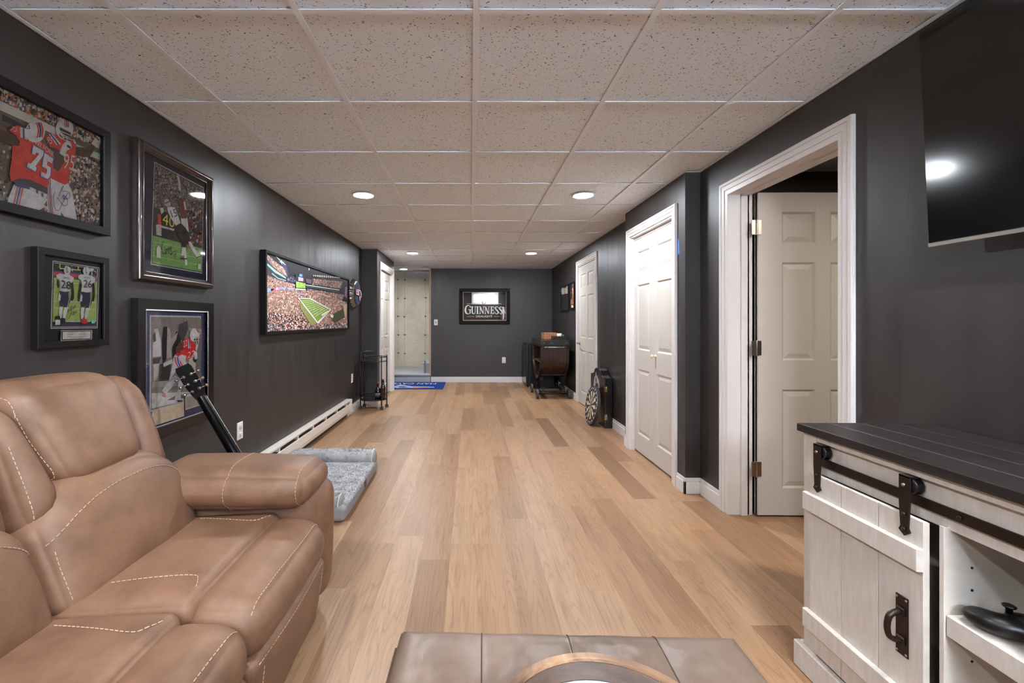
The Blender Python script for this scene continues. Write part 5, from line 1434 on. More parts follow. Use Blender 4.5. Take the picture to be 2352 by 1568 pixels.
def barn_door(y0, y1):
    dr = MB(); dr.box(FX - .004, FX + .002, y0 + .003, y1 - .003, .105, .694)
    dr = world_part(dr.build('barn_door', CAB), cab)
    def sub(q, nm, m):
        o = q.build(nm, m); o.parent = dr; return o
    wd_ = (y1 - y0) / 3
    for k in range(3):
        q = MB(); q.box(FX - .016, FX - .003, y0 + k * wd_ + .0007, y0 + (k + 1) * wd_ - .0007, .10, .697, .0012); sub(q, 'door_plank', CAB)
    for z0, z1 in ((.570, .630), (.172, .234)):
        q = MB(); q.box(FX - .034, FX - .016, y0 - .001, y1 + .012, z0, z1, .0025); sub(q, 'batten', CAB)
    for yy in (y1 - .035, y0 + .045):
        q = MB(); q.prism([(yy - .014, .800), (yy + .014, .800), (yy + .014, .73), (yy + .010, .665), (yy + .015, .655), (yy, .642), (yy - .015, .655), (yy - .010, .665), (yy - .014, .73)], 'x', FX - .021, FX - .0165)
        q.box(FX - .021, FX + .012, yy - .014, yy + .014, .797, .801); sub(q, 'hanger_strap', BRONZE)
        q = MB(); q.smooth = True; q.lathe([(.0001, -.012), (.021, -.012), (.024, -.008), (.019, 0), (.024, .008), (.021, .012), (.0001, .012)], (FX + .001, yy, .776), 'x', 20); sub(q, 'roller', BLACKPLASTIC)
        for zz, m_ in ((.776, NICKEL), (.70, BRONZE), (.66, BRONZE)):
            q = MB(); q.smooth = True; q.lathe([(.0001, -.0045), (.004, -.004), (.0058, 0)], (FX - .021, yy, zz), 'x', 10); sub(q, 'bolt', m_)
    yh = y0 + .053
    q = MB(); q.box(FX - .0195, FX - .016, yh - .0165, yh + .0165, .321, .478, .0008); sub(q, 'handle_plate', BRONZE)
    q = MB(); q.tube(spline([(FX - .018, yh, .437), (FX - .034, yh, .436), (FX - .052, yh, .425), (FX - .058, yh, .398), (FX - .052, yh, .372), (FX - .034, yh, .362), (FX - .018, yh, .361)], 5), .0072, 10); q.box(FX - .026, FX - .019, yh - .011, yh + .011, .426, .449, .003); q.box(FX - .026, FX - .019, yh - .011, yh + .011, .350, .372, .003); sub(q, 'pull_handle', BRONZE)
    for sy in (-.012, .012):
        for zz in (.328, .471):
            q = MB(); q.smooth = True; q.lathe([(.0001, -.002), (.0028, -.0015), (.0035, 0)], (FX - .0195, yh + sy, zz), 'x', 8); sub(q, 'screw', NICKEL)
barn_door(1.093, 1.460); barn_door(.035, .40)
q = MB(); q.box(FX + .004, BX - .012, .444, 1.060, .434, .4865, .002); world_part(q.build('shelf', CAB), cab)
q = MB()
for xx in (1.235, 1.50):
    for zz in (.60, .545, .37, .31):
        q = MB(); q.lathe([(.0001, -.0006), (.0032, -.0005), (.0032, .001)], (xx, 1.0615, zz), 'y', 10); world_part(q.build('shelf_pin_hole', DARKVOID), cab)
# game controller on the shelf
gc = thing('game_controller', 'black game controller resting on the open cabinet shelf', 'game controller', (1.23, .938, .4865))
q = MB(); q.smooth = True
def blob(path, radii, flat=.62, n=16):
    pts = spline(path, 5); rs = [r_[0] for r_ in spline([(r_, 0) for r_ in radii], 5)]
    q.tube(pts, rs, n)
base = Vector((1.245, .925, .4865))
# two grips and the bridge between them
def gp(x, y, z): return (1.182 + x, .938 + y, .4865 + z)
blob([gp(.012, .098, .026), gp(.012, .080, .030), gp(.02, .05, .034), gp(.045, .03, .036), gp(.075, .012, .036)], [.014, .024, .027, .027, .022])
blob([gp(.012, -.098, .016), gp(.012, -.080, .026), gp(.02, -.05, .034), gp(.045, -.03, .036), gp(.075, -.012, .036)], [.012, .022, .027, .027, .022])
blob([gp(.062, .060, .038), gp(.066, .03, .040), gp(.066, -.03, .040), gp(.062, -.060, .038)], [.018, .030, .030, .018])
for o_ in range(len(q.v)):
    x_, y_, z_ = q.v[o_]; q.v[o_] = (x_, y_, max(.4868, .4865 + (z_ - .4865) * .86))
world_part(q.build('shell', BLACKPLASTIC), gc)
for xx, yy in ((.055, .052), (.035, -.022)):
    q = MB(); q.smooth = True; q.lathe([(.006, 0), (.006, .012), (.011, .015), (.012, .018), (.009, .020), (.0001, .018)], gp(xx, yy, .050), 'z', 16); world_part(q.build('thumbstick', BLACKPLASTIC), gc)
for k in range(4):
    q = MB(); q.smooth = True; q.lathe([(.0055, 0), (.0055, .005), (.0001, .007)], gp(.055 + .012 * math.cos(k * 1.57), -.055 + .012 * math.sin(k * 1.57), .054), 'z', 10); world_part(q.build('button', mat('grey_button', lin(40, 40, 42), .4)), gc)
# television
tv = thing('television', 'large flat screen television tilted down on the wall above the cabinet', 'television', (XR, .815, 1.8))
ang = math.atan2(.032, .712)
TM = Matrix.Translation((1.52, 0, 1.455)) @ Matrix.Rotation(-ang, 4, 'Y')
q = MB(); q.box(0, .012, .20, 1.431, 0, .712, .002, TM); world_part(q.build('bezel', mat('dark_silver_bezel', lin(110, 108, 108), .3, .9)), tv)
q = MB(); q.box(-.0012, .001, .203, 1.4285, .012, .710, .0005, TM); world_part(q.build('screen', mat('black_lcd_glass', lin(5, 5, 6), .11, spec=.6)), tv)
q = MB(); q.box(-.002, .004, .20, 1.431, -.002, .011, .001, TM); world_part(q.build('lower_trim', SILVER), tv)
q = MB(); q.box(.010, .055, .45, 1.18, .05, .5, .01, TM); world_part(q.build('rear_housing', BLACKPLASTIC), tv)
q = MB(); q.box(1.565, XR, .62, 1.0, 1.60, 1.82); world_part(q.build('wall_mount', BLACKMETAL), tv)

# ================================================================== DOG BED
bed = thing('dog_bed', 'grey plush dog bed with raised bolsters on the floor behind the sofa arm', 'dog bed', (-1.10, 3.02, 0))
def m_fur():
    m = mat('grey_plush_fur', lin(150, 150, 152), .95, spec=.15); t = NT(m)
    n1 = t.noise(t.coord('Object', (5, 11, 5)), 2.0, 6, .7, .5)
    t.link(t.ramp(n1, [(.28, lin(104, 104, 107)), (.46, lin(162, 162, 162)), (.7, lin(190, 189, 187))]), t.p.inputs['Base Color'])
    t.bump(t.noise(t.coord('Object', (20, 40, 20)), 6, 5, .7), .25, .006)
    return m
FUR = m_fur()
GREYF = mat('grey_suede_fabric', lin(144, 143, 143), .9, spec=.2)
bx0, bx1, by0, by1 = -1.44, -.752, 2.575, 3.50
pillow('mattress_base', C8(bx0, bx1, by0, by1, .002, .095), .03, (.004, .004, .006), GREYF, bed, 10, .004)
top = pillow('plush_top', C8(bx0 + .05, bx1 + .004, by0 + .05, by1 - .05, .07, .108), .018, (.0, .0, .012), FUR, bed, 16, .006)
furs = [top]
def bolster(pts, r, zs=1.0):
    q = MB(); q.smooth = True
    q.tube([(x, y, z) for x, y, z in spline(pts, 8)], r, 22); o = world_part(q.build('bolster', FUR), bed); furs.append(o); return o
bolster([(bx1 - .02, by1 - .08, .128), (-1.0, by1 - .08, .132), (-1.25, by1 - .08, .130), (-1.37, by1 - .085, .128)], .066)
bolster([(-1.375, by1 - .06, .126), (-1.378, 3.1, .130), (-1.378, 2.8, .128), (-1.372, by0 + .06, .124)], .062)
bolster([(bx1 - .05, by0 + .075, .085), (-1.0, by0 + .075, .090), (-1.36, by0 + .075, .100)], .058)
q = MB()
for xx, yy, zz, rr in ((bx1 - .018, by1 - .08, .128, .0665), (bx1 - .048, by0 + .075, .085, .0585)):
    q.tube([(xx, yy + rr * math.cos(a_), zz + rr * math.sin(a_)) for a_ in [math.pi * 1.18 - k * math.pi * 1.36 / 24 for k in range(25)]], .0035, 6)
world_part(q.build('white_piping', mat('white_piping', lin(232, 224, 214), .7)), bed)
for xx, yy, zz, rr in ((bx1 - .0185, by1 - .08, .128, .065), (bx1 - .0485, by0 + .075, .085, .057)):
    q = MB(); q.smooth = True; q.lathe([(rr, 0), (rr * .9, .012), (rr * .5, .02), (.0001, .022)], (xx, yy, zz), 'x', 22); world_part(q.build('bolster_end', GREYF), bed)
q = MB(); q.box(bx1 + .001, bx1 + .007, 3.03, 3.085, .035, .085, .001); world_part(q.build('leather_tag', mat('brown_leather_tag', lin(92, 58, 42), .6)), bed)
bpy.context.view_layer.update()
q = MB(); RF = random.Random(4)
for o in furs:
    M = o.matrix_world; N3 = M.to_3x3()
    pl = [f for f in o.data.polygons if f.area > 1e-7]
    wts = [f.area for f in pl]
    for f in RF.choices(pl, wts, k=14000 if o is top else 5000):
        vs_ = [M @ o.data.vertices[i].co for i in f.vertices]; n_ = (N3 @ f.normal).normalized()
        if n_.z < -.2: continue
        u_, t_ = RF.random(), RF.random()
        c_ = (vs_[0].lerp(vs_[1], u_)).lerp(vs_[3 % len(vs_)].lerp(vs_[2], u_), t_)
        d_ = (n_ + Vector((RF.uniform(-1, 1), RF.uniform(-1, 1) - .4, RF.uniform(-.3, .5))) * .9).normalized(); sd = d_.cross(Vector((RF.uniform(-1, 1), RF.uniform(-1, 1), .3))).normalized() * .0016; ll = RF.uniform(.007, .013)
        q.add([c_ - sd, c_ + sd, c_ + d_ * ll], [(0, 1, 2)])
o = world_part(q.build('fur_pile', FUR, recalc=False), bed); o['kind'] = 'stuff'

# ================================================================== GUITAR
gt = thing('acoustic_guitar', 'black guitar leaning against the charcoal wall behind the sofa arm', 'guitar', (-1.06, 2.39, 0))
gtop, gneck = Vector((-1.473, 2.20, .952)), Vector((-1.252, 2.30, .462))
ax = (gneck - gtop).normalized()
side = Vector((.88, .47, .0)); side = (side - ax * side.dot(ax)).normalized()     # across the neck
nrm = side.cross(ax).normalized()                                                  # towards the camera side (back of the guitar)
if nrm.y > 0: nrm = -nrm
def gv(s_, a_, n_): return gtop + ax * s_ + side * a_ + nrm * n_
GLB = mat('gloss_black_guitar', lin(9, 8, 8), .25, spec=.3)
q = MB(); q.smooth = True
hd = [(0, .030), (.02, .036), (.10, .036), (.155, .030), (.185, .024)]
vs_ = []; 
for s_, h_ in hd:
    vs_ += [gv(s_, -h_, .006 + (0.18 - s_) * .05), gv(s_, h_, .006 + (.18 - s_) * .05), gv(s_, h_, -.009 + (.18 - s_) * .05), gv(s_, -h_, -.009 + (.18 - s_) * .05)]
q.smooth = False
q.add(vs_, [(i * 4 + k, i * 4 + (k + 1) % 4, i * 4 + 4 + (k + 1) % 4, i * 4 + 4 + k) for i in range(4) for k in range(4)] + [(0, 1, 2, 3), (19, 18, 17, 16)])
world_part(q.build('headstock', GLB), gt)
q = MB(); q.smooth = True; vs_ = []; nn = 12
for s_, hw, dp in ((.18, .023, .018), (.21, .024, .022), (.40, .026, .024), (.56, .028, .027), (.60, .032, .045), (.64, .036, .06)):
    for k in range(nn):
        a_ = math.pi * k / (nn - 1); vs_.append(gv(s_, -hw * math.cos(a_), dp * math.sin(a_) - .006))
q.add(vs_, [(i * nn + k, i * nn + k + 1, (i + 1) * nn + k + 1, (i + 1) * nn + k) for i in range(5) for k in range(nn - 1)])
world_part(q.build('neck', GLB), gt)
q = MB(); q.add([gv(.18, -.023, -.006), gv(.18, .023, -.006), gv(.64, .030, -.006), gv(.64, -.030, -.006), gv(.18, -.023, -.012), gv(.18, .023, -.012), gv(.64, .030, -.012), gv(.64, -.030, -.012)], [(0, 1, 2, 3), (4, 5, 6, 7), (0, 1, 5, 4), (1, 2, 6, 5), (2, 3, 7, 6), (3, 0, 4, 7)])
world_part(q.build('fretboard', mat('dark_rosewood', lin(34, 24, 20), .5)), gt)
q = MB(); q.tube([gv(.19, .0245, -.006), gv(.42, .027, -.006), (gv(.63, .0305, -.006))], .0012, 6); world_part(q.build('neck_binding', mat('cream_binding', lin(214, 206, 190), .4)), gt)
q = MB()
for s_ in (.27, .325, .375, .42, .485, .49, .55): 
    c_ = gv(s_, .0235 + .004 * (s_ - .2), .001); q.tube([c_, c_ + side * .002], .0014, 6)
world_part(q.build('position_dot', mat('cream_binding', lin(214, 206, 190), .4)), gt)
for k in range(3):
    for sg in (-1, 1):
        s_ = .055 + .042 * k
        q = MB(); q.smooth = True
        q.tube([gv(s_, sg * .018, .014), gv(s_, sg * .018, .026)], .008, 10); q.tube([gv(s_, sg * .018, .020), gv(s_, sg * .046, .020)], .0025, 8); q.tube([gv(s_, sg * .044, .020), gv(s_, sg * .050, .020), gv(s_, sg * .060, .020)], [.004, .009, .006], 8)
        world_part(q.build('tuning_peg', mat('chrome', lin(200, 196, 190), .15, 1.0)), gt)
# body: waisted outline swept through its depth
L0 = .62
bl = [(0, .0), (.0, .07), (.03, .105), (.08, .125), (.14, .118), (.19, .105), (.25, .118), (.32, .150), (.39, .160), (.45, .135), (.48, .08), (.49, 0)]
out = spline(bl, 4)
kmax = min(1.0, (gtop.z + ax.z * L0) / (-ax.z) / .49) if ax.z < 0 else 1.0
out = [(L0 + s_ * kmax * .985, w_) for s_, w_ in out]
ring = [(s_, w_) for s_, w_ in out] + [(s_, -w_) for s_, w_ in reversed(out[1:-1])]
q = MB(); n = len(ring)
va = [gv(s_, w_, .05) for s_, w_ in ring]; vb = [gv(s_, w_, -.045) for s_, w_ in ring]
q.add(va + vb, [tuple(range(n)), tuple(range(2 * n - 1, n - 1, -1))] + [(i, (i + 1) % n, n + (i + 1) % n, n + i) for i in range(n)])
zmin = min(v_[2] for v_ in q.v)
body = world_part(q.build('body', GLB), gt)
gt.location.z += 0
for ch in gt.children: ch.matrix_parent_inverse = Matrix.Translation((0, 0, -zmin + .001)) @ ch.matrix_parent_inverse

# ================================================================== ROUND BAR TROLLEY + BOTTLES
TX, TY, RX, RY = -1.345, 5.985, .185, .155
tl_ = thing('bar_trolley', 'small oval black metal bar trolley with two tray shelves on casters', 'bar cart', (TX, TY, 0))
def oval(z, sx=1.0, a0=0, a1=2 * math.pi, n=40): return [(TX + RX * sx * math.cos(a0 + (a1 - a0) * k / n), TY + RY * sx * math.sin(a0 + (a1 - a0) * k / n), z) for k in range(n + (0 if a1 - a0 > 6.28 else 1))]
for z in (.138, .665):
    q = MB(); n = 40; e = oval(z, .985); e2 = oval(z - .012, .985); q.add(e + e2, [tuple(range(n)), tuple(range(2 * n - 1, n - 1, -1))] + [(i, (i + 1) % n, n + (i + 1) % n, n + i) for i in range(n)])
    world_part(q.build('tray_shelf', mat('black_mirror_tray', lin(40, 42, 46), .08, spec=.9)), tl_)
for z in (.665 - .006, .715, .138 - .006, .200):
    q = MB(); q.tube(oval(z), .006, 8, closed=True); world_part(q.build('guard_rail', BLACKMETAL), tl_)
posts = [(math.radians(a_)) for a_ in (205, 315, 25, 145)]
for k, a_ in enumerate(posts):
    x_, y_ = TX + RX * math.cos(a_), TY + RY * math.sin(a_); zt = .775 if k in (0, 3) else .735
    q = MB(); q.tube([(x_, y_, .055), (x_, y_, zt)], .0085, 10); world_part(q.build('post', BLACKMETAL), tl_)
    q = MB(); q.smooth = True
    for off in (-.012, .012): q.lathe([(.0001, -.008), (.020, -.008), (.024, -.005), (.024, .005), (.020, .008), (.0001, .008)], (x_ + off, y_ + .004, .0245), 'x', 16)
    q.tube([(x_, y_, .03), (x_, y_, .06)], .007, 8); world_part(q.build('caster', mat('grey_caster', lin(60, 58, 58), .4)), tl_)
q = MB(); xa, ya = TX + RX * math.cos(posts[0]), TY + RY * math.sin(posts[0]); xb, yb = TX + RX * math.cos(posts[3]), TY + RY * math.sin(posts[3])
q.tube([(xa - .012, ya - .01, .775), (xa + .045, (ya + yb) / 2, .782), (xb + .02, yb, .787), (xb + .12, yb + .005, .789)], .008, 8); world_part(q.build('push_handle', BLACKMETAL), tl_)
def bottle(label, x, y, z, prof, m, cap=None, lab=None, capm=None):
    t = thing('liquor_bottle', label, 'bottle', (x, y, z), 'bottles on the lower trolley shelf')
    q = MB(); q.smooth = True; q.lathe(prof, (0, 0, 0), 'z', 20); q.build('glass_body', m, t)
    if cap:
        q = MB(); q.smooth = True; q.lathe([(.0001, cap[0]), (cap[2], cap[0]), (cap[2], cap[1]), (.0001, cap[1] + .002)], (0, 0, 0), 'z', 14); q.build('cap', capm, t)
    if lab:
        q = MB(); q.smooth = True; q.lathe([(lab[2], lab[0]), (lab[2], lab[1])], (0, 0, 0), 'z', 20); q.build('paper_label', lab[3], t)
DBROWN = mat('dark_brown_glass', lin(24, 15, 12), .08, spec=.8)
zs = .1385
bottle('squat dark bottle with a red cap on the lower trolley shelf', -1.285, 5.985, zs, [(.0001, 0), (.040, 0), (.042, .02), (.042, .10), (.030, .135), (.013, .16), (.013, .20), (.0001, .20)], DBROWN, (.19, .235, .015), (.03, .08, .0425, mat('grey_label', lin(130, 120, 112), .6)), mat('red_cap', lin(140, 30, 26), .4))
bottle('tall dark wine bottle standing behind the front trolley post', -1.212, 5.952, zs, [(.0001, 0), (.034, 0), (.036, .01), (.036, .15), (.030, .18), (.014, .205), (.013, .265), (.0001, .265)], DBROWN, (.235, .27, .0145), None, BLACKPLASTIC)
bottle('amber bottle with a yellow label at the edge of the trolley', -1.222, 6.03, zs, [(.0001, 0), (.032, 0), (.034, .01), (.034, .14), (.024, .17), (.012, .19), (.012, .235), (.0001, .235)], mat('amber_glass', lin(70, 36, 18), .1), (.21, .24, .0135), (.02, .12, .0345, mat('yellow_label', lin(206, 166, 70), .6)), BLACKPLASTIC)

# ================================================================== WELCOME MAT
rug = thing('door_mat', 'blue doormat lettered MAN CAVE lying before the stair landing', 'doormat', (-1.1, 8.1, 0))
q = MB(); q.box(-1.60, -.494, 7.665, 8.54, .0008, .008, .002); world_part(q.build('mat_pile', mat('navy_mat', lin(32, 62, 124), .95, spec=.1)), rug)
p = Print('z', .0084, (0, 0, 1), (895, 865, 17.42))
p.text('MAN CAVE', (1880, 243), (150, 243), (1840, 300), (222, 222, 226))
p.poly([(860, 380), (1100, 385), (1400, 392), (1780, 400), (1780, 430), (1400, 432), (1100, 445), (860, 450)], (206, 140, 116)); p.poly([(1480, 396), (1780, 402), (1780, 428), (1480, 430)], (170, 180, 206))
p.poly([(150, 420), (260, 340), (420, 310), (560, 330), (860, 380), (880, 440), (560, 440), (300, 450)], (176, 186, 206)); p.poly([(370, 385), (560, 370), (760, 405), (560, 430), (340, 425)], (32, 52, 104)); p.poly([(250, 350), (300, 340), (320, 380), (260, 385)], (30, 36, 60))
p.ribbon([(870, 400), (880, 445)], 14, (226, 222, 222))
world_part(p.build('mat_print', INK, recalc=False), rug)

# ================================================================== DARTBOARD CABINET + DARTBOARD
dc = thing('dart_cabinet', 'black dartboard cabinet with crest top standing on the floor against the wall', 'dart cabinet', (1.555, 5.14, 0))
DKW = mat('black_cabinet_finish', lin(22, 19, 18), .35)
y0, y1, zs_ = 4.862, 5.42, .562
ym = (y0 + y1) / 2
crest = [(y0, .001), (y0, zs_), (y0 + .07, zs_ + .002), (y0 + .13, zs_ + .022), (y0 + .175, zs_ + .07), (ym - .05, zs_ + .088), (ym + .05, zs_ + .088), (y1 - .175, zs_ + .07), (y1 - .13, zs_ + .022), (y1 - .07, zs_ + .002), (y1, zs_), (y1, .001)]
q = MB(); q.prism(crest, 'x', 1.512, 1.528); world_part(q.build('front_door', mat('brown_black_panel', lin(44, 36, 32), .3)), dc)
q = MB(); q.prism(crest, 'x', 1.531, 1.598); world_part(q.build('case', DKW), dc)
for zz in (.125, .44):
    q = MB(); q.box(1.510, 1.542, y0 - .004, y0 - .0005, zz - .03, zz + .03, .0008); q.smooth = True; q.lathe([(.005, -.034), (.005, .034)], (1.5295, y0 - .005, zz), 'z', 8); world_part(q.build('brass_hinge', mat('aged_brass', lin(186, 160, 116), .3, .9)), dc)
p = Print('x', 1.5115, (-1, 0, 0), (1335, 835, 10.11))
SV = (170, 166, 168)
p.poly([(338, 160), (350, 240), (365, 300), (385, 270), (385, 360), (405, 340), (415, 420), (430, 560), (400, 570), (380, 480), (350, 420), (320, 520), (290, 520), (295, 370), (310, 360), (312, 280), (330, 300)], SV)
p.poly([(330, 340), (350, 320), (360, 400), (330, 440)], (60, 54, 56)); p.poly([(385, 430), (400, 520), (385, 545), (370, 480)], (70, 62, 64))
for word, za, zb in (('S', .075, .105), ('CITY', .40, .545)):      # the legible ends of the red lettering; the rest is hidden or unreadable
    vs_, fs = text_mesh(word)
    a_ = Vector((1.5097, 4.985, za)); b_ = Vector((1.5097, 4.985, zb)); d_ = Vector((1.5097, 5.025, za))
    p.color = lin(168, 52, 44); p.add([a_ + (b_ - a_) * v_[0] + (d_ - a_) * v_[1] for v_ in vs_], fs)
world_part(p.build('emblem_print', INK, recalc=False), dc)
tilt = math.radians(9)
db = thing('dartboard', 'round bristle dartboard leaning against its black cabinet', 'dartboard', (1.40, 5.06, .0))
DBM = Matrix.Translation((1.405, 5.06, .2275)) @ Matrix.Rotation(-tilt, 4, 'Y').inverted() if False else Matrix.Translation((1.413, 5.06, .2275)) @ Matrix.Rotation(tilt, 4, 'Y')
q = MB(); q.smooth = False
q.lathe([(.0001, 0), (.2255, 0), (.2255, .038), (.0001, .038)], (0, 0, 0), 'x', 48)
q.v = [tuple(DBM @ Vector(v_)) for v_ in q.v]
world_part(q.build('board_body', mat('charcoal_board_edge', lin(62, 54, 52), .9)), db)
q = MB()
def sector(r0, r1, a0_, a1_, c, k):
    q.color = lin(*c); n = 4; pts = []
    for i in range(n + 1): a = a0_ + (a1_ - a0_) * i / n; pts.append((r1 * math.cos(a), r1 * math.sin(a)))
    for i in range(n, -1, -1): a = a0_ + (a1_ - a0_) * i / n; pts.append((r0 * math.cos(a), r0 * math.sin(a)))
    q.add([tuple(DBM @ Vector((-.0006 - k * .0002, u, v_))) for u, v_ in pts], [tuple(range(len(pts)))])
for i in range(20):
    a0_ = math.radians(i * 18 - 9); a1_ = a0_ + math.radians(18); dk = i % 2
    sector(.016, .17, a0_, a1_, (34, 30, 28) if dk else (216, 200, 166), 0)
    for r0, r1 in ((.099, .107), (.162, .170)): sector(r0, r1, a0_, a1_, (130, 62, 50) if dk else (96, 84, 66), 1)
    sector(.170, .2255, a0_, a1_, (20, 18, 18), 0); 
    s0 = (a0_ + a1_) / 2; sector(.186, .210, s0 - .06, s0 + .045, (206, 204, 198), 1)
sector(.0001, .016, 0, math.pi, (96, 84, 66), 1); sector(.0001, .016, math.pi, 2 * math.pi, (96, 84, 66), 1); sector(.0001, .0065, 0, math.pi, (150, 50, 40), 2); sector(.0001, .0065, math.pi, 6.2832, (150, 50, 40), 2)
world_part(q.build('board_face', m_ink('bristle_ink', .9), recalc=False), db)
q = MB()
for r_ in (.170, .107, .016): q.tube([DBM @ Vector((-.002, r_ * math.cos(k * 2 * math.pi / 40), r_ * math.sin(k * 2 * math.pi / 40))) for k in range(40)], .0009, 5, closed=True)
for i in range(20):
    a = math.radians(i * 18 - 9); q.tube([DBM @ Vector((-.002, .016 * math.cos(a), .016 * math.sin(a))), DBM @ Vector((-.002, .170 * math.cos(a), .170 * math.sin(a)))], .0008, 5)
q.tube([DBM @ Vector((-.001, .2235 * math.cos(k * 2 * math.pi / 48), .2235 * math.sin(k * 2 * math.pi / 48))) for k in range(48)], .0025, 6, closed=True)
world_part(q.build('wire_spider', SILVER), db)

# ================================================================== BARREL BAR CART, FRIDGE
bc = thing('barrel_bar_cart', 'dark wooden half barrel bar cart with studded top and four iron wheels', 'bar cart', (1.31, 7.13, 0))
X0, X1, Y0, Y1 = 1.085, 1.53, 6.70, 7.58
ym = (Y0 + Y1) / 2
BWD = m_wood('dark_walnut', lin(38, 24, 18), lin(72, 42, 28), .3, (40, 40, 1.2))
DKI = mat('dark_iron', lin(52, 47, 45), .35, .7)
q = MB(); q.box(X0 - .005, X1 + .01, Y0 - .02, Y1 + .02, .835, .913, .004); q.box(X0 + .02, X1 - .02, Y0 + .01, Y1 - .01, .80, .836, .002); top_ = world_part(q.build('tray_top', mat('black_studded_top', lin(30, 27, 26), .35)), bc)
for c_, ax_ in [((X0 + .05 + k * .117, Y0 - .0195, .872), 'y') for k in range(4)] + [((X0 - .0045, Y0 + .03 + k * .115, .872), 'x') for k in range(8)]:
    q = MB(); q.smooth = True; q.lathe([(.0001, -.004), (.006, -.002), (.007, 0)], c_, ax_, 8); o = q.build('stud', SILVER); o.parent = top_
# curved end panels: each stave follows the U profile
def U(t_):     # t 0 (top near end) .. 1 (bottom centre)
    z = .80 - .46 * t_; 
    dy = 0.0 if t_ < .45 else (t_ - .45) ** 1.7 * .62
    return Y0 + .015 + dy, z
for end in (0, 1):
    for k in range(7):
        xa, xb = X0 + .03 + k * (X1 - X0 - .06) / 7, X0 + .03 + (k + 1) * (X1 - X0 - .06) / 7
        q = MB(); n = 14; vs_ = []
        for i in range(n + 1):
            y_, z_ = U(i / n); y2 = y_ + .018
            if end: y_, y2 = 2 * ym - y_, 2 * ym - y2
            vs_ += [(xa + .0005, y_, z_), (xb - .0005, y_, z_), (xb - .0005, y2, z_), (xa + .0005, y2, z_)]
        q.smooth = False
        q.add(vs_, [(i * 4 + j, i * 4 + (j + 1) % 4, i * 4 + 4 + (j + 1) % 4, i * 4 + 4 + j) for i in range(n) for j in range(4)] + [(0, 1, 2, 3), (n * 4 + 3, n * 4 + 2, n * 4 + 1, n * 4)])
        world_part(q.build('stave', BWD), bc)
for xx in (X0, X1 - .032):       # U shaped side frames
    path = [U(i / 14) for i in range(15)]
    path = path + [(ym - .08, .30), (ym, .285), (ym + .08, .30)] + [(2 * ym - y_, z_) for y_, z_ in reversed(path)]
    q = MB(); vs_ = []
    for i, (y_, z_) in enumerate(path):
        a, c_ = path[max(i - 1, 0)], path[min(i + 1, len(path) - 1)]; tx_, tz_ = c_[0] - a[0], c_[1] - a[1]; l_ = math.hypot(tx_, tz_); ny_, nz_ = tz_ / l_ * .022, -tx_ / l_ * .022
        vs_ += [(xx, y_ + ny_, z_ + nz_), (xx + .032, y_ + ny_, z_ + nz_), (xx + .032, y_ - ny_, z_ - nz_), (xx, y_ - ny_, z_ - nz_)]
    m_ = len(path); q.add(vs_, [(i * 4 + j, i * 4 + (j + 1) % 4, i * 4 + 4 + (j + 1) % 4, i * 4 + 4 + j) for i in range(m_ - 1) for j in range(4)] + [(0, 1, 2, 3), ((m_ - 1) * 4 + 3, (m_ - 1) * 4 + 2, (m_ - 1) * 4 + 1, (m_ - 1) * 4)])
    world_part(q.build('side_frame', mat('dark_walnut_frame', lin(40, 28, 22), .3)), bc)
    q = MB(); q.smooth = True; q.lathe([(.0001, -.006), (.02, -.005), (.028, 0), (.028, .036), (.0001, .037)], (xx - .002, ym, .29), 'x', 16); world_part(q.build('pivot_bolt', DKI), bc)
q = MB(); q.box(X0 + .03, X1 - .03, Y0 + .035, Y1 - .035, .548, .568, .001); world_part(q.build('shelf', m_wood('walnut_shelf', lin(92, 60, 42), lin(128, 88, 62), .4)), bc)
q = MB(); q.box(X0 + .03, X1 - .03, Y0 + .19, Y1 - .19, .345, .365); q.box(X1 - .036, X1 - .03, Y0 + .10, Y1 - .10, .36, .80); world_part(q.build('barrel_floor', mat('dark_walnut_frame', lin(40, 28, 22), .3)), bc)
q = MB(); q.tube([(X0 + .06, Y0 - .025, .805), (X1 - .01, Y0 - .025, .805)], .009, 10)
for xx in (X0 + .13, X1 - .09): q.tube([(xx, Y0 - .025, .805), (xx, Y0 + .03, .805)], .006, 8); q.lathe([(.014, -.008), (.014, .008)], (xx, Y0 - .025, .805), 'x', 12)
world_part(q.build('towel_bar', NICKEL), bc)
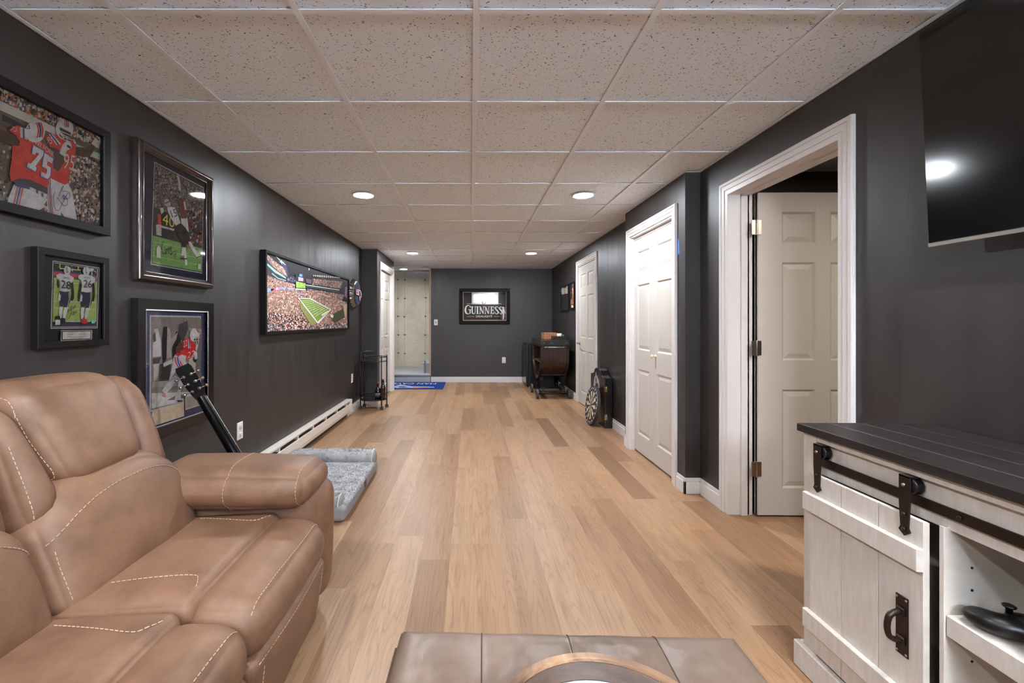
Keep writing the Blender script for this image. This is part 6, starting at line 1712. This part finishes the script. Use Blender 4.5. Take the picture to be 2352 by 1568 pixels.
for yy, sg in ((Y0 + .06, -1), (Y1 - .22, 1)):         # axles with wheels and curved legs
    q = MB(); q.tube([(X0 - .035, yy, .075), (X1 + .01, yy, .075)], .013, 10); q.box(X0 + .03, X1 - .03, yy + .03 if sg < 0 else yy - .05, yy + .05 if sg < 0 else yy - .03, .085, .11); world_part(q.build('axle', DKI), bc)
    for xx in (X0 - .04, X1 + .005):
        q = MB(); q.smooth = False; q.lathe([(.012, -.012), (.055, -.008), (.062, -.016), (.074, -.016), (.075, -.012), (.075, .012), (.074, .016), (.062, .016), (.055, .008), (.012, .012)], (xx, yy, .0752), 'x', 32)
        wh = world_part(q.build('wheel', mat('worn_black_wheel', lin(70, 66, 64), .5)), bc)
        q = MB(); q.smooth = True; q.lathe([(.0001, -.026), (.012, -.024), (.014, .022), (.0001, .024)], (xx, yy, .0752), 'x', 12); o = q.build('hub', DKI); o.parent = wh
    for xx in (X0 + .035, X1 - .085):
        q = MB(); P_ = spline([(yy + (.02 if sg < 0 else -.02), .075), (yy + (.06 if sg < 0 else -.05), .16), (ym + sg * .24, .25), (ym + sg * .19, .33)], 5); vs_ = []
        for y_, z_ in P_: vs_ += [(xx, y_, z_), (xx + .045, y_, z_), (xx + .045, y_ + .02, z_ + .012), (xx, y_ + .02, z_ + .012)]
        q.add(vs_, [(i * 4 + j, i * 4 + (j + 1) % 4, i * 4 + 4 + (j + 1) % 4, i * 4 + 4 + j) for i in range(len(P_) - 1) for j in range(4)]); world_part(q.build('curved_leg', DKI), bc)
for xx in (X0 + .01, X1 - .045):
    q = MB(); q.box(xx, xx + .035, Y0 + .05, Y1 - .21, .055, .09, .003); world_part(q.build('undercarriage_rail', mat('dark_walnut_frame', lin(40, 28, 22), .3)), bc)
# things on the cart
CW = m_wood('cigar_box_wood', lin(150, 96, 62), lin(184, 126, 86), .5, (6, 6, 30))
wb = thing('wooden_box', 'orange brown wooden cigar box on top of the barrel cart', 'box', (1.34, 7.32, .9135))
q = MB(); q.box(-.12, .10, -.14, .12, 0, .085, .002); q.build('box_body', CW, wb)
q = MB(); q.box(-.122, .102, -.142, .122, .0855, .103, .002); lid_ = q.build('lid', CW, wb)
q = MB(); q.box(-.01, .01, -.146, -.1415, .075, .098, .001); q.build('clasp', mat('aged_brass', lin(186, 160, 116), .3, .9), wb)
bb = thing('black_case', 'flat black hinged case on the front of the barrel cart top', 'case', (1.41, 6.90, .9135))
q = MB(); q.box(-.10, .10, -.12, .12, 0, .032, .003); q.build('case_body', BLACKWOOD, bb)
q = MB(); q.box(-.10, .10, -.12, .12, .0335, .058, .003); q.build('lid', BLACKWOOD, bb)
q = MB(); q.box(-.104, -.1, -.06, -.045, .022, .044, .001); q.box(-.104, -.1, .045, .06, .022, .044, .001); q.build('latch', SILVER, bb)
cp_ = thing('white_mug', 'white ceramic mug behind the black case on the cart', 'mug', (1.462, 7.10, .9135))
q = MB(); q.smooth = True; q.lathe([(.0001, 0), (.034, 0), (.038, .004), (.040, .095), (.037, .096), (.035, .01), (.0001, .008)], (0, 0, 0), 'z', 24); q.build('cup', mat('white_ceramic', lin(230, 226, 222), .2), cp_)
q = MB(); q.tube(spline([(.038, 0, .075), (.062, 0, .07), (.064, 0, .04), (.039, 0, .022)], 5), .0055, 8); q.build('handle', mat('white_ceramic', lin(230, 226, 222), .2), cp_)
tk = thing('tool_block', 'small wooden block holding bar tools on the cart shelf', 'bar tools', (1.155, 6.86, .5685))
q = MB(); q.box(-.035, .06, -.06, .06, 0, .055, .002); q.build('block', CW, tk)
q = MB(); q.tube([(-.01, -.03, .05), (-.015, -.03, .15), (-.02, -.03, .17)], [.006, .006, .012], 8); q.tube([(.0, .02, .05), (-.005, .02, .19)], .005, 8); q.build('bar_tool', mat('copper_tool', lin(190, 140, 104), .3, .8), tk)
sb = thing('shaker_bottle', 'slim pale bottle standing beside the bar tools on the cart shelf', 'bottle', (1.175, 6.975, .5685))
q = MB(); q.smooth = True; q.lathe([(.0001, 0), (.03, 0), (.032, .01), (.032, .13), (.014, .16), (.012, .19), (.0001, .19)], (0, 0, 0), 'z', 18); q.build('glass_body', mat('pale_glass', lin(150, 128, 104), .15), sb)
q = MB(); q.smooth = True; q.lathe([(.0001, .191), (.013, .191), (.013, .212), (.0001, .214)], (0, 0, 0), 'z', 12); q.build('cap', SILVER, sb)
# beverage fridge
fr = thing('beverage_fridge', 'black mini beverage fridge with glass door behind the barrel cart', 'fridge', (1.27, 8.13, 0))
q = MB(); q.box(1.06, 1.53, 7.87, 8.38, .02, .79, .004); world_part(q.build('cabinet_body', BLACKPLASTIC), fr)
q = MB(); q.box(1.018, 1.056, 7.872, 8.378, .03, .79, .003); dr = world_part(q.build('door_frame', BLACKPLASTIC), fr)
q = MB(); q.box(1.0145, 1.0175, 7.90, 8.35, .06, .76); o = q.build('door_glass', mat('dark_door_glass', lin(14, 15, 20), .05, spec=.9)); o.parent = dr
q = MB()
for xx in (1.08, 1.5):
    for yy in (7.90, 8.35): q.lathe([(.015, 0), (.015, .021)], (xx, yy, 0), 'z', 10)
world_part(q.build('feet', SILVER), fr)
